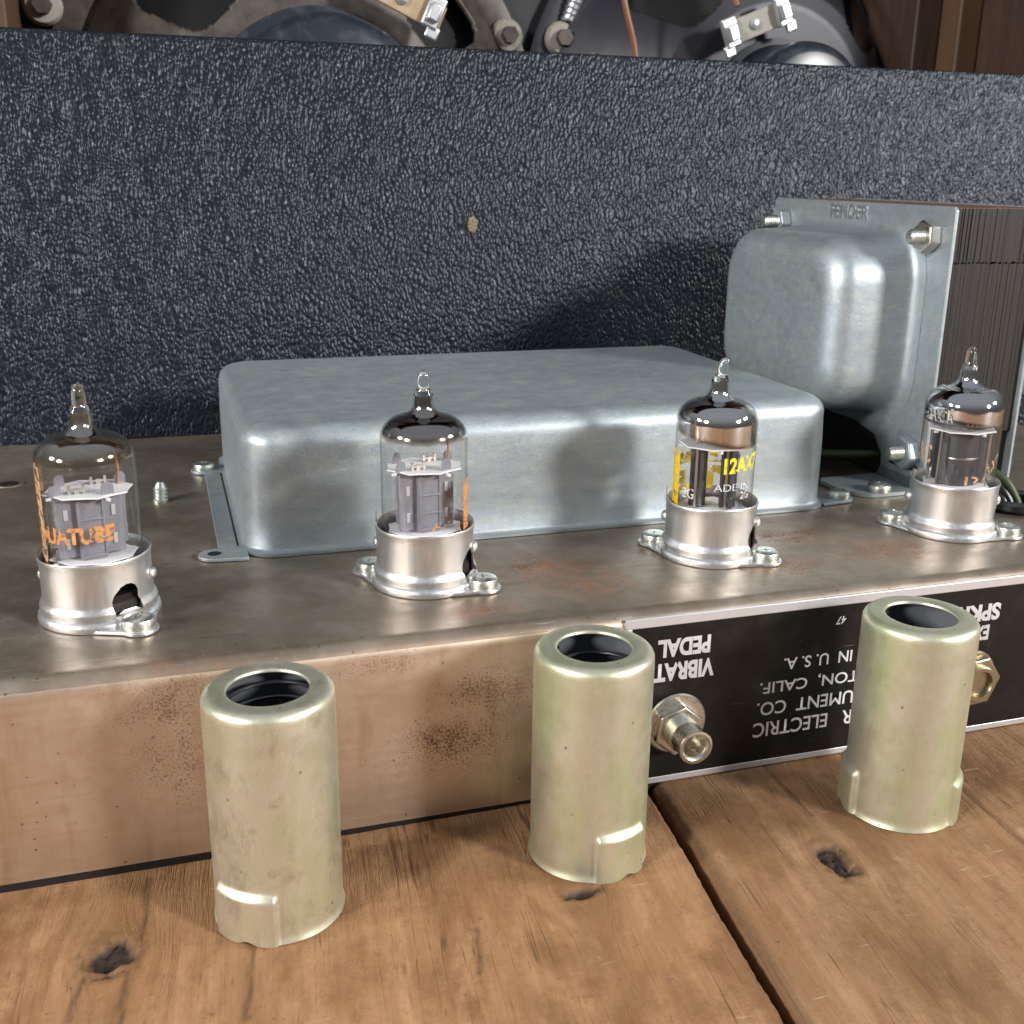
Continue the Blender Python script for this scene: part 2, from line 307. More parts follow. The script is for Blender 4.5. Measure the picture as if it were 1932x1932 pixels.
def m_lam():
    n = NT('black_lamination_steel')
    sh = n.noise(1, 3, 0.7, n.vec((28, 0.02, 0.15))); lines = n.noise(1, 1, 0.5, n.vec((9, 0.02, 0.3))); gr = n.noise(20, 3)
    c = n.mix(n.ramp(sh, [(0.35, 0.0), (0.7, 1.0)]), (0.020, 0.0165, 0.015), (0.036, 0.029, 0.025))
    c = n.mix(n.ramp(gr, [(0.62, 0.0), (0.75, 0.4)]), c, (0.14, 0.12, 0.11))
    sep = n.n('ShaderNodeSeparateXYZ'); n.L(n.obj, sep.inputs[0])
    top = n.math('GREATER_THAN', sep.outputs['Z'], 14.34)
    c = n.mix(top, c, n.mix(n.noise(3, 4), (0.11, 0.06, 0.042), (0.18, 0.10, 0.07)))
    return n.pbr(c, 0.2, 0.48, n.bump(n.math('ADD', sh, lines), 0.25, 0.02))
LAM = m_lam()
WIREG = simple('green_cloth_wire', (0.05, 0.075, 0.02), 0, 0.5)
WIREK = simple('black_plastic_wire', (0.012, 0.012, 0.014), 0, 0.25)
WIREB = simple('brown_wire', (0.20, 0.085, 0.04), 0, 0.45)
def m_basket():
    n = NT('dusty_speaker_steel'); f = n.noise(0.8, 5, 0.65)
    return n.pbr(n.mix(n.ramp(f, [(0.35, 0.0), (0.7, 1.0)]), (0.045, 0.038, 0.034), (0.115, 0.094, 0.08)), 0.3, 0.5, n.bump(n.noise(4, 3), 0.1, 0.05))
BASKET = m_basket()
BASKET2 = NT('dark_speaker_steel'); BASKET2 = BASKET2.pbr(BASKET2.mix(BASKET2.noise(0.8, 5, 0.65), (0.013, 0.014, 0.019), (0.034, 0.034, 0.044)), 0.3, 0.42)
COVER = NT('blue_black_magnet_paint'); COVER = COVER.pbr(COVER.mix(COVER.ramp(COVER.noise(1.5, 4), [(0.5, 0.0), (0.8, 1.0)]), (0.016, 0.021, 0.032), (0.05, 0.055, 0.065)), 0, 0.3)
CONE = simple('black_paper_cone', (0.008, 0.008, 0.008), 0, 0.8)
BAFFLE = NT('dark_baffle_board'); BAFFLE = BAFFLE.pbr(BAFFLE.mix(BAFFLE.noise(1.0, 4), (0.010, 0.010, 0.013), (0.026, 0.026, 0.031)), 0, 0.6)
FIBRE = NT('dusty_fibre_washer'); FIBRE = FIBRE.pbr(FIBRE.mix(FIBRE.noise(4, 4), (0.22, 0.20, 0.17), (0.42, 0.39, 0.33)), 0, 0.8)
CARD = NT('tan_terminal_card'); CARD = CARD.pbr(CARD.mix(CARD.noise(2, 4), (0.36, 0.22, 0.10), (0.48, 0.38, 0.26)), 0, 0.6)
CARD2 = simple('grey_terminal_card', (0.33, 0.31, 0.26), 0, 0.55)
TIN = NT('tinned_lug'); TIN = TIN.pbr(TIN.mix(TIN.noise(5, 3), (0.62, 0.66, 0.70), (0.85, 0.87, 0.88)), 0.8, 0.3)
def m_cabwood():
    n = NT('aged_brown_cabinet_wood'); f = n.noise(1.2, 5, 0.65, n.vec((1, 1, 0.12))); 
    return n.pbr(n.mix(n.ramp(f, [(0.3, 0.0), (0.7, 1.0)]), (0.028, 0.014, 0.010), (0.062, 0.032, 0.019)), 0, 0.6)
CABWOOD = m_cabwood()
CLEAT = NT('pale_brown_cleat'); CLEAT = CLEAT.pbr(CLEAT.mix(CLEAT.noise(1.2, 5, 0.65, CLEAT.vec((1, 1, 0.15))), (0.055, 0.03, 0.018), (0.115, 0.055, 0.024)), 0, 0.6)
GUM = NT('dirty_tan_putty'); GUM = GUM.pbr(GUM.mix(GUM.noise(9, 4, 0.7), (0.06, 0.05, 0.035), (0.36, 0.29, 0.16)), 0, 0.75)

# ------------------------------------------------------------------ mesh helpers
class MB:
    def __init__(s): s.v = []; s.f = []
    def add(s, vs, fs):
        o = len(s.v); s.v += [tuple(v) for v in vs]; s.f += [tuple(i+o for i in f) for f in fs]; return s
    def box(s, x0, x1, y0, y1, z0, z1):
        return s.add([(x0, y0, z0), (x1, y0, z0), (x1, y1, z0), (x0, y1, z0), (x0, y0, z1), (x1, y0, z1), (x1, y1, z1), (x0, y1, z1)],
                     [(0, 3, 2, 1), (4, 5, 6, 7), (0, 1, 5, 4), (1, 2, 6, 5), (2, 3, 7, 6), (3, 0, 4, 7)])
    def lathe(s, prof, seg=64, M=None, cap0=False, cap1=False):
        vs = []; fs = []
        for r, z in prof:
            for i in range(seg):
                a = 2*PI*i/seg; vs.append(Vector((r*math.cos(a), r*math.sin(a), z)))
        for j in range(len(prof)-1):
            for i in range(seg):
                k = (i+1) % seg; fs.append((j*seg+i, j*seg+k, (j+1)*seg+k, (j+1)*seg+i))
        if cap0: fs.append(tuple(range(seg-1, -1, -1)))
        if cap1: fs.append(tuple((len(prof)-1)*seg+i for i in range(seg)))
        if M is not None: vs = [M @ v for v in vs]
        return s.add(vs, fs)
    def cyl(s, r, z0, z1, seg=32, M=None, r1=None): return s.lathe([(r, z0), (r if r1 is None else r1, z1)], seg, M, True, True)
    def prism(s, pts, z0, z1, M=None):
        n = len(pts); vs = [Vector((x, y, z0)) for x, y in pts]+[Vector((x, y, z1)) for x, y in pts]
        fs = [tuple(range(n-1, -1, -1)), tuple(range(n, 2*n))]+[(i, (i+1) % n, n+(i+1) % n, n+i) for i in range(n)]
        if M is not None: vs = [M @ v for v in vs]
        return s.add(vs, fs)
    def loft(s, rings, cap0=False, cap1=False):
        n = len(rings[0]); vs = [v for r in rings for v in r]; fs = []
        for j in range(len(rings)-1):
            for i in range(n):
                k = (i+1) % n; fs.append((j*n+i, j*n+k, (j+1)*n+k, (j+1)*n+i))
        if cap0: fs.append(tuple(range(n-1, -1, -1)))
        if cap1: fs.append(tuple((len(rings)-1)*n+i for i in range(n)))
        return s.add(vs, fs)
    def tube(s, path, r, seg=12, caps=True):
        P = [Vector(p) for p in path]; rings = []; ref = None
        for i, p in enumerate(P):
            t = (P[min(i+1, len(P)-1)]-P[max(i-1, 0)]).normalized()
            if ref is None: ref = t.orthogonal().normalized()
            ref = (ref-t*ref.dot(t)).normalized(); b = t.cross(ref)
            rr = r[i] if isinstance(r, (list, tuple)) else r
            rings.append([p+(ref*math.cos(2*PI*k/seg)+b*math.sin(2*PI*k/seg))*rr for k in range(seg)])
        return s.loft(rings, caps, caps)
    def build(s, name, mat, parent=None, loc=None, rotz=0, angle=35, bevel=None, flat=False):
        me = bpy.data.meshes.new(name); me.from_pydata([tuple(v) for v in s.v], [], s.f); me.update()
        bm = bmesh.new(); bm.from_mesh(me); bmesh.ops.recalc_face_normals(bm, faces=bm.faces); bm.to_mesh(me); bm.free()
        if not flat:
            me.polygons.foreach_set('use_smooth', [True]*len(me.polygons)); me.set_sharp_from_angle(angle=math.radians(angle))
        me.materials.append(mat)
        o = bpy.data.objects.new(name, me); S.collection.objects.link(o)
        if parent: o.parent = parent
        if loc: o.location = loc
        o.rotation_euler.z = rotz
        if bevel:
            b = o.modifiers.new('edge', 'BEVEL'); b.width = bevel; b.segments = 3; b.limit_method = 'ANGLE'; b.angle_limit = math.radians(40)
        return o
def thing(name, label, cat, loc=(0, 0, 0), group=None):
    o = bpy.data.objects.new(name, None); S.collection.objects.link(o); o.location = loc; o.empty_display_size = 0.5
    o['label'] = label; o['category'] = cat
    if group: o['group'] = group
    return o
def copy_tree(o, parent, loc, rotz=None):
    c = o.copy(); S.collection.objects.link(c); c.parent = parent; c.location = loc
    if rotz is not None: c.rotation_euler.z = rotz
    for ch in list(o.children):
        d = ch.copy(); S.collection.objects.link(d); d.parent = c
    return c
def spline(pts, n=8):
    P = [Vector(p) for p in pts]; out = []
    for i in range(len(P)-1):
        p0, p1, p2, p3 = P[max(i-1, 0)], P[i], P[i+1], P[min(i+2, len(P)-1)]
        for k in range(n):
            t = k/n; out.append(0.5*((2*p1)+(p2-p0)*t+(2*p0-5*p1+4*p2-p3)*t*t+(-p0+3*p1-3*p2+p3)*t**3))
    out.append(P[-1]); return out
def rrect(x0, x1, y0, y1, r, n=10):
    out = []
    for cx, cy, a0 in ((x1-r, y1-r, 0), (x0+r, y1-r, 90), (x0+r, y0+r, 180), (x1-r, y0+r, 270)):
        for i in range(n+1):
            a = math.radians(a0+90*i/n); out.append((cx+r*math.cos(a), cy+r*math.sin(a)))
    return out
def text_mesh(txt, size, space=1.0, shear=0.0, bold=0.0, align='LEFT', extrude=0.0):
    cu = bpy.data.curves.new('t', 'FONT'); cu.body = txt; cu.size = size; cu.space_character = space; cu.shear = shear
    cu.offset = bold; cu.align_x = align; cu.resolution_u = 5; cu.extrude = extrude
    o = bpy.data.objects.new('t', cu); S.collection.objects.link(o)
    dg = bpy.context.evaluated_depsgraph_get(); me = bpy.data.meshes.new_from_object(o.evaluated_get(dg))
    bpy.data.objects.remove(o); bpy.data.curves.remove(cu); return me
def text_part(name, txt, size, mat, parent, fn, width=None, height=None, **kw):
    """text as a mesh; fn maps flat (x, y) of the lettering to 3-D; width/height stretch it to a measured size"""
    me = text_mesh(txt, size, **kw)
    if len(me.vertices) == 0: return None
    xs = [v.co.x for v in me.vertices]; ys = [v.co.y for v in me.vertices]
    sx = width/(max(xs)-min(xs)) if width else 1; sy = height/(max(ys)-min(ys)) if height else 1
    x0 = min(xs); y0 = min(ys)
    for v in me.vertices: v.co = fn((v.co.x-x0)*sx, (v.co.y-y0)*sy, v.co.z)
    me.name = name; me.materials.clear(); me.materials.append(mat)
    o = bpy.data.objects.new(name, me); S.collection.objects.link(o); o.parent = parent; return o

H = 4.90        # top of the chassis
TY = 3.618      # line of the tubes

# ------------------------------------------------------------------ wooden tabletop: two planks with a gap
table = bpy.data.objects.new('tabletop', None); S.collection.objects.link(table); table['kind'] = 'structure'
def crack_x(y):
    pts = [(60, 15.0), (8, 10.2), (-0.25, 9.40), (-2.65, 9.20), (-5.31, 8.86), (-7.37, 8.66), (-8.56, 8.54), (-12, 8.22), (-60, 4.0)]
    for (y1, x1), (y0, x0) in zip(pts[:-1], pts[1:]):
        if y >= y0: return x0+(x1-x0)*(y-y0)/(y1-y0)
    return pts[-1][1]
KNOTS = [(-3.75, -2.95, 0.52, 0.58, 1.0), (12.33, -4.25, 0.36, 0.74, 1.0), (6.22, -3.72, 0.42, 0.24, 1.0)]
def fbm(x, y, z=0.0, o=4): return noise.fractal(Vector((x, y, z)), 1.0, 2.0, o)
def plank(side):
    ys = list(np.concatenate([np.linspace(-60, -12.5, 12), np.arange(-12.3, 1.2, 0.075), np.linspace(1.6, 60, 16)]))
    if side < 0: ss = list(np.concatenate([[0, .02, .05, .09, .14, .2], np.arange(.27, 17.5, 0.085), np.linspace(18.5, 70, 10)]))
    else: ss = list(np.concatenate([[0, .02, .05, .09, .14, .2], np.arange(.27, 14.0, 0.085), np.linspace(15, 70, 10)]))
    vs = []; grain = []; knot = []; stain = []; tails = []
    for y in ys:
        chip = 0.06*fbm(y*1.3, side*3.1) + 0.035*fbm(y*6, side*5.7)
        ex = crack_x(y)+side*(0.085+max(-0.02, chip*0.5)) + (0.10 if side > 0 else 0.0)
        for k, s_ in enumerate([0.0]+ss):
            x = ex+side*s_
            r = 0.10 if side < 0 else 0.26
            z = 0.0
            if s_ < r: z = -(r-math.sqrt(max(0, r*r-(r-s_)**2)))*(1.0 if side > 0 else 0.9)
            if k == 0: z = -2.5
            z += 0.012*fbm(x*0.9, y*0.22, 3) if k else 0
            if side < 0 and k: q_ = min(1, max(0, (y+1.1)/0.9)); z -= 0.11*q_*q_*(3-2*q_)*min(1, max(0, (7-x)/9))
            kn = 0; stn = 0; gx = x; tl = 0 
            for (kx, ky, rx, ry, amt) in KNOTS:
                dx = x-kx-0.10*(ky-y)*-1*0.1; dy = y-ky
                if abs(dx) < 4 and abs(dy) < 5:
                    d = math.hypot(dx/rx, dy/ry)+0.38*fbm(x*3.2, y*3.2, 9)
                    m_ = min(1, max(0, (0.99-d)/0.24)); kn = max(kn, m_)
                    z -= 0.20*m_*(0.6+0.8*abs(fbm(x*5, y*5, 4)))
                    ring = math.exp(-((d-1.12)/0.20)**2); stn = max(stn, 0.62*ring*(0.6+0.7*abs(fbm(x*4, y*4, 7))))
                    tl = max(tl, math.exp(-((dx-0.105*dy)/(rx*1.25))**4)*math.exp(-abs(dy)/4.0)*(0.75+0.6*fbm(x*4, y*0.6, 2))*(1 if rx > 0.5 else 0.7))
                    q = math.exp(-(dy/1.1)**2)*math.exp(-(dx/0.9)**2); gx = gx-q*rx*1.0*(1 if dx > 0 else -1)*min(1, abs(dx)/rx)
            # small gouges
            for (qx, qy, rx, ry) in ((12.95, -5.55, 0.14, 0.30), (12.75, -5.95, 0.10, 0.18), (13.1, -6.25, 0.06, 0.10)):
                d = math.hypot((x-qx)/rx, (y-qy)/ry)
                if d < 1.3: z -= 0.05*max(0, 1-d); stn = max(stn, 0.35*max(0, 1-d*0.8))
            # dark split lines in the right-hand board
            for (ax, ay, bx, by) in ((12.95, 1, 12.80, -2.5), (17.35, -1.5, 17.02, -5.8), (-2.98, -0.3, -3.12, -2.5), (-3.42, -3.5, -3.60, -5.4), (-4.25, -3.4, -4.45, -4.6), (-0.9, -3.0, -1.25, -5.5), (3.6, -4.2, 3.3, -5.6)):
                if min(ay, by) <= y <= max(ay, by):
                    lx = ax+(bx-ax)*(y-ay)/(by-ay)+0.05*fbm(y*2, ax); dl = abs(x-lx)
                    if dl < 0.09: stn = max(stn, 0.9*(1-dl/0.09)); z -= 0.03*(1-dl/0.09)
            if s_ < 0.5: stn = max(stn, (0.65 if side > 0 else 0.35)*(1-s_/0.5))
            vs.append((x, y, z)); grain.append((gx+0.105*-(y)*0.0-0.105*y+(37 if side > 0 else 0), y, 0)); knot.append(kn); tails.append(min(1, max(0, tl))); stain.append(min(1, max(0, stn)))
    nx = len(ss)+1; fs = []
    for j in range(len(ys)-1):
        for i in range(nx-1): fs.append((j*nx+i, j*nx+i+1, (j+1)*nx+i+1, (j+1)*nx+i) if side > 0 else (j*nx+i+1, j*nx+i, (j+1)*nx+i, (j+1)*nx+i+1))
    me = bpy.data.meshes.new('plank'); me.from_pydata(vs, [], fs); me.update()
    me.polygons.foreach_set('use_smooth', [True]*len(me.polygons))
    a = me.attributes.new('grain', 'FLOAT_VECTOR', 'POINT'); a.data.foreach_set('vector', [c for g in grain for c in g])
    a = me.attributes.new('knot', 'FLOAT', 'POINT'); a.data.foreach_set('value', knot)
    a = me.attributes.new('stain', 'FLOAT', 'POINT'); a.data.foreach_set('value', stain)
    a = me.attributes.new('tail', 'FLOAT', 'POINT'); a.data.foreach_set('value', tails)
    me.materials.append(PINE if side < 0 else PINE_TAN)
    o = bpy.data.objects.new('plank', me); S.collection.objects.link(o); o.parent = table
plank(-1); plank(1)

# ------------------------------------------------------------------ speaker cabinet: vinyl back panel, wooden side, baffle, two speakers
cab = thing('speaker_cabinet', 'open backed speaker cabinet with black pebbled vinyl panel behind the metal chassis', 'speaker cabinet', (15, 22.3, 0))
def cl(x, y, z): return (x-15, y-22.3, z)
m = MB(); rng = [Vector(cl(-30, y, z)) for y, z in ((22.3, -2), (22.3, 19.75), (22.38, 19.88), (22.52, 19.93), (23.55, 19.93), (23.7, 19.8), (23.7, -2))]
rg2 = [Vector((v.x+85, v.y, v.z)) for v in rng]
pan_o = m.loft([rng, rg2], True, True).build('back_panel', TOLEX, cab)
# worn screw hole with putty in the vinyl
h = MB(); hv = []; 
for k in range(9):
    a = 2*PI*k/9; h.lathe([(0.001, 0.10), (0.10, 0.06), (0.13, 0.0)], 8, Matrix.Translation(cl(10.86+0.13*math.cos(a)*0.7, 22.27, 13.15+0.22*math.sin(a))) @ Matrix.Rotation(PI/2, 4, 'X'))
h.build('screw_hole_wear', GUM, pan_o)
MB().lathe([(0.001, 0.0), (0.16, 0.0), (0.2, 0.02)], 16, Matrix.Translation(cl(10.5, 22.285, 12.95)) @ Matrix.Rotation(PI/2, 4, 'X')).build('screw_hole', BLACK, pan_o)
MB().box(-50, 50, 23.7, 26.0, -2.2, 60).build('baffle_board', BAFFLE, cab)
MB().box(31.6, 34, 5.5, 23.6, -2.2, 60).build('side_panel', CABWOOD, cab, bevel=0.15)
MB().box(30.0, 31.55, 14.5, 18.0, -2.2, 60).build('corner_cleat', CLEAT, cab, bevel=0.15)
MB().box(28.2, 29.95, 16.2, 23.6, -2.2, 60).build('corner_cleat', CABWOOD, cab, bevel=0.15)
MB().box(-50, 50, 1.5, 26, 60.2, 62).build('top_panel', CABWOOD, cab)
MB().box(-25.5, -22.6, 16, 23.6, -2.2, 60).build('side_panel', CLEAT, cab, bevel=0.15)
def speaker(x, zc, R, cov_r, cov_y, basket_mat, tilt, label, nwin):
    """seen from behind: rim ring on the baffle, windowed basket, magnet cover towards us"""
    sp = bpy.data.objects.new('speaker', None); S.collection.objects.link(sp); sp.parent = cab; sp.location = cl(x, 46, zc); sp['label'] = label
    # local frame: lathe axis z -> -y (towards the viewer)
    Q = Matrix.Rotation(PI/2, 4, 'X') @ Matrix.Rotation(tilt, 4, 'Z')
    m = MB(); seg = 72*nwin; key = [(R*1.0, 0.35), (R*0.93, 0.55), (R*0.90, 1.3), (R*0.84, 2.3), (R*0.76, 3.7), (R*0.68, 5.0), (R*0.60, 6.2), (R*0.54, 6.9), (R*0.46, 7.2), (cov_r*0.9, 7.3)]
    prof = []
    for (ra, za), (rb, zb_) in zip(key[:-1], key[1:]): prof += [(ra+(rb-ra)*q/9, za+(zb_-za)*q/9) for q in range(9)]
    prof.append(key[-1])
    vs = []; fs = []
    for r, z in prof:
        for i in range(seg): a = 2*PI*i/seg; vs.append(Q @ Vector((r*math.cos(a), r*math.sin(a), z)))
    for j in range(len(prof)-1):
        for i in range(seg):
            ph = (i % 72+0.5)/72; rr = prof[j][0]/R
            u_ = (ph-0.44)/(0.28+0.2*(rr-0.6)); w_ = (rr-0.68)/0.15
            hole = abs(u_)**4+abs(w_)**4 < 1
            if not hole: k = (i+1) % seg; fs.append((j*seg+i, j*seg+k, (j+1)*seg+k, (j+1)*seg+i))
    m.add(vs, fs); b = m.build('basket', basket_mat, sp, angle=50)
    so = b.modifiers.new('thick', 'SOLIDIFY'); so.thickness = 0.22; so.offset = 0
    MB().lathe([(R*0.93, 0.3), (R*0.93, 0.75), (R*0.99, 0.8), (R*1.03, 0.7), (R*1.03, 0.05)], 96, Q).build('rim', basket_mat, sp)
    MB().lathe([(R*0.9, 0.2), (R*0.75, 1.6), (R*0.3, 4.8)], 64, Q).build('cone', CONE, sp)
    cz = 46-cov_y
    MB().lathe([(cov_r*1.12, 7.2), (cov_r*1.12, 7.6), (cov_r*1.02, 7.7), (cov_r, 8.0), (cov_r, cz-0.9), (cov_r*0.975, cz-0.45), (cov_r*0.91, cz-0.12), (cov_r*0.82, cz), (cov_r*0.5, cz+0.12), (0.01, cz+0.15)], 96, Q).build('magnet_cover', COVER, sp)
    return sp, Q
sp1, Q1 = speaker(7.2, 17.2, 13.8, 5.4, 34.5, BASKET, 0.39, 'dusty brown grey steel speaker with wide frame openings', 8)
sp2, Q2 = speaker(34.0, 18.7, 13.2, 3.75, 34.5, BASKET2, 0.36, 'near black steel speaker with two wired lugs', 8)
def bolt(parent, x, y, z, base=(0, 0, 0)):
    M = Matrix.Translation(Vector((x, y, z))) @ Matrix.Rotation(PI/2, 4, 'X')
    m = MB(); m.lathe([(0.95, -0.5), (1.0, 0.1), (0.85, 0.4), (0.45, 0.45)], 24, M)
    b = m.build('rim_bolt', FIBRE, parent); MB().prism([(0.5*math.cos(PI/3*k), 0.5*math.sin(PI/3*k)) for k in range(6)], 0.2, 1.0, M).build('bolt_head', BASKET, parent)
bolt(sp1, 19.3-7.2, -0.9, 23.0-17.2); bolt(sp2, 22.75-34.0, -0.9, 23.0-18.7); bolt(sp1, -6.4-7.2, -1.2, 23.3-17.2)
m = MB(); m.tube([(23.2-34.0, -1.0, 24.0-18.7), (24.1-34.0, -1.3, 26.6-18.7)], 0.42, 14)
for k in range(9):
    t = k/8; M = Matrix.Translation(Vector((23.2-34.0+0.9*t, -1.0-0.3*t, 5.3+2.6*t))) @ Matrix.Rotation(math.radians(19), 4, 'Y'); m.lathe([(0.42, -0.1), (0.52, 0), (0.42, 0.1)], 14, M)
m.build('threaded_stud', TIN, sp2)
# terminal card of the near speaker
def term(parent, x, y, z, ang, card_mat, w, lugs, label_mat=TIN):
    M = Matrix.Translation(Vector((x, y, z))) @ Matrix.Rotation(ang, 4, 'Y')
    m = MB(); m.add([M @ Vector(v) for v in [(a, b, c) for a in (-w/2, w/2) for b in (-0.12, 0.12) for c in (-0.65, 0.65)]],
                    [(0, 1, 3, 2), (4, 6, 7, 5), (0, 4, 5, 1), (2, 3, 7, 6), (0, 2, 6, 4), (1, 5, 7, 3)])
    c = m.build('terminal_strip', card_mat, parent, bevel=0.05)
    for lx, s_ in lugs:
        q = MB()
        for (x0, x1, y0, y1, z0, z1) in ((lx-0.45, lx+0.45, -0.55, -0.13, -0.7, 0.9), (lx-0.30, lx+0.30, -0.85, -0.5, -0.4, 0.5), (lx+s_*0.3-0.35, lx+s_*0.3+0.35, -0.42, -0.2, -1.15, -0.5)):
            q.add([M @ Vector((a, b, d)) for a in (x0, x1) for b in (y0, y1) for d in (z0, z1)], [(0, 1, 3, 2), (4, 6, 7, 5), (0, 4, 5, 1), (2, 3, 7, 6), (0, 2, 6, 4), (1, 5, 7, 3)])
        q.build('solder_lug', TIN, parent, bevel=0.1)
    MB().lathe([(0.32, 0.1), (0.3, 0.25), (0.15, 0.32), (0.01, 0.32)], 16, M @ Matrix.Rotation(PI/2, 4, 'X')).build('rivet', TIN, parent)
    return c
t1 = term(sp1, 11.2-7.2, -9.0, 23.6-17.2, math.radians(24), CARD, 4.6, [(1.7, 1)])
t2 = term(sp2, 31.6-34.0, -8.6, 23.4-18.7, math.radians(-22), CARD2, 3.6, [(-1.7, -1), (1.75, 1)])
MB().tube(spline([(23.3-34.0, -8, 26.5-18.7), (23.9-34.0, -8.1, 24.0-18.7), (24.7-34.0, -8, 21.4-18.7), (25.1-34.0, -8, 17-18.7)]), 0.17, 10).build('speaker_wire', WIREB, sp2)
MB().tube(spline([(29.6-34.0, -8.8, 27.5-18.7), (29.8-34.0, -8.9, 25.6-18.7), (30.15-34.0, -9.2, 24.2-18.7)]), 0.17, 10).build('speaker_wire', WIREB, sp2)

# ------------------------------------------------------------------ amplifier chassis
amp = thing('amplifier_chassis', 'rusty steel tube amplifier chassis with upside down black lettered back plate', 'amplifier chassis', (9, 11, 0.12))
def al(x, y, z): return (x-9, y-11, z-0.12)
prof = [(0.0, 0.12)]
r = 0.42
prof += [(r-r*math.cos(t), H-r+r*math.sin(t)) for t in [PI/2*k/8 for k in range(9)]]
prof += [(22.2, H), (22.2, 0.12)]
r0 = [Vector((-16, y, z)) for y, z in prof]; NX = 60
body = MB().loft([[Vector((-16+50*i/NX, v.y, v.z)) for v in r0] for i in range(NX+1)], True, True)
body.build('chassis_body', STEEL, amp, loc=(-9, -11, -0.12), angle=25)
MB().box(-15.9, 33.9, 0.05, 22.1, -0.35, 0.121).build('gap_shade_strip', BLACK, amp, loc=(-9, -11, -0.12))  # added black strip, stands in for the shade in the gap under the chassis
# faceplate
fp = MB().prism(rrect(8.62, 26, 0.07, 4.70, 0.1, 3), 0, 0.055, Matrix.Translation((0, 0, 0)) @ Matrix.Rotation(PI/2, 4, 'X')).build('faceplate', FACE, amp, loc=(-9, -11, -0.12))
fp['label'] = 'glossy black back plate with white upside down lettering'
bd = MB(); bd.box(8.60, 26, -0.075, 0.02, 4.50, 4.76); bd.box(8.60, 26, -0.066, 0.0, 0.05, 0.23); bd.box(8.60, 8.78, -0.064, -0.001, 0.23, 4.5)
bd.build('plate_border', PLATE_EDGE, fp, bevel=0.02)
def flip(x1, ztop, lean=0.0):    # lettering read upside down: its left end lies at the right (x1) and its baseline is on top (ztop)
    return lambda x, y, z: (x1-x, -0.0595, ztop-y)
def plate_text(txt, xl, xr, zb, zt, bold=0.016, shear=0.0):
    text_part('lettering', txt, 0.5, WHITE, fp, flip(xr, zt), width=xr-xl, height=zt-zb, bold=bold, shear=shear)
plate_text('PEDAL', 9.50, 10.97, 3.62, 4.12, 0.022)
plate_text('VIBRATO', 9.02, 11.12, 2.95, 3.47, 0.022)
plate_text('47', 14.64, 14.95, 3.95, 4.18, 0.006, 0.2)
plate_text('MADE  IN  U. S. A.', 13.18, 16.75, 2.82, 3.16, 0.006)
plate_text('FULLERTON,  CALIF.', 12.52, 17.2, 2.20, 2.58, 0.006)
plate_text('INSTRUMENT  CO.', 12.48, 16.85, 1.56, 1.95, 0.006)
plate_text('FENDER   ELECTRIC', 12.42, 17.05, 0.93, 1.36, 0.006)
plate_text('EXT.', 18.85, 19.68, 2.92, 3.38, 0.022)
plate_text('SPKR.', 18.42, 19.96, 3.50, 4.02, 0.022)
# phono jack and 6 mm jack
MX = Matrix.Rotation(PI/2, 4, 'X')
def hexa(rr, ph=0): return [(rr*math.cos(PI/3*k+ph), rr*math.sin(PI/3*k+ph)) for k in range(6)]
jk = MB().lathe([(0.02, 0.06), (0.80, 0.06), (0.84, 0.09), (0.80, 0.13), (0.02, 0.14)], 48, Matrix.Translation((10.12, 0, 1.74)) @ MX)
j1 = jk.build('phono_jack', NUTM, amp, loc=(-9, -11, -0.12))
MB().prism(hexa(0.70, 0.35), 0.13, 0.44, Matrix.Translation((10.08, 0, 1.68)) @ MX).build('hex_nut', NUTM, j1, bevel=0.05)
pr = [(0.02, 0.3), (0.46, 0.3)]
for k in range(6): pr += [(0.46, 0.44+k*0.07), (0.425, 0.475+k*0.07)]
pr += [(0.42, 0.87), (0.42, 1.25), (0.44, 1.27), (0.455, 1.32), (0.44, 1.37), (0.38, 1.38), (0.37, 1.34), (0.31, 1.30), (0.29, 1.26), (0.28, 0.7), (0.01, 0.68)]
MB().lathe(pr, 40, Matrix.Translation((10.06, 0, 1.72)) @ MX).build('threaded_barrel', NUTM, j1)
jk = MB().lathe([(0.02, 0.06), (0.82, 0.06), (0.84, 0.09), (0.82, 0.12), (0.3, 0.13)], 48, Matrix.Translation((19.22, 0, 1.80)) @ MX)
j2 = jk.build('speaker_jack', BRASSY, amp, loc=(-9, -11, -0.12))
MB().prism(hexa(0.80, 0.1), 0.12, 0.42, Matrix.Translation((19.22, 0, 1.80)) @ MX).build('hex_nut', BRASSY, j2, bevel=0.06)
MB().lathe([(0.54, 0.38), (0.54, 0.52), (0.50, 0.56), (0.40, 0.56), (0.37, 0.50), (0.37, 0.2)], 40, Matrix.Translation((19.22, 0, 1.80)) @ MX).build('threaded_barrel', BRASSY, j2)
MB().lathe([(0.001, 0.30), (0.37, 0.30)], 24, Matrix.Translation((19.22, 0, 1.80)) @ MX).build('jack_hole', BLACK, j2)

# screws
def screw_mb(r=0.34, hgt=0.20, loc=(0, 0, 0), rot=0.3):
    M = Matrix.Translation(loc); m = MB()
    m.lathe([(r*0.98, 0), (r, 0.03), (r, hgt*0.62), (r*0.93, hgt*0.86), (r*0.72, hgt), (0.45*r, hgt*1.03)], 36, M)
    # crossed driver recess: sunken star
    seg = 36; ring = []; inner = []
    for i in range(seg):
        a = 2*PI*i/seg; ring.append(M @ Vector((0.45*r*math.cos(a), 0.45*r*math.sin(a), hgt*1.03)))
        c = abs(math.cos(2*(a-rot)))**6; inner.append(M @ Vector(((0.10+0.32*c)*r*math.cos(a), (0.10+0.32*c)*r*math.sin(a), hgt*1.02)))
    deep = [M @ Vector(((v-M.translation).x*0.6, (v-M.translation).y*0.6, hgt*0.35)) for v in inner]
    return m.loft([ring, inner, deep], False, True)

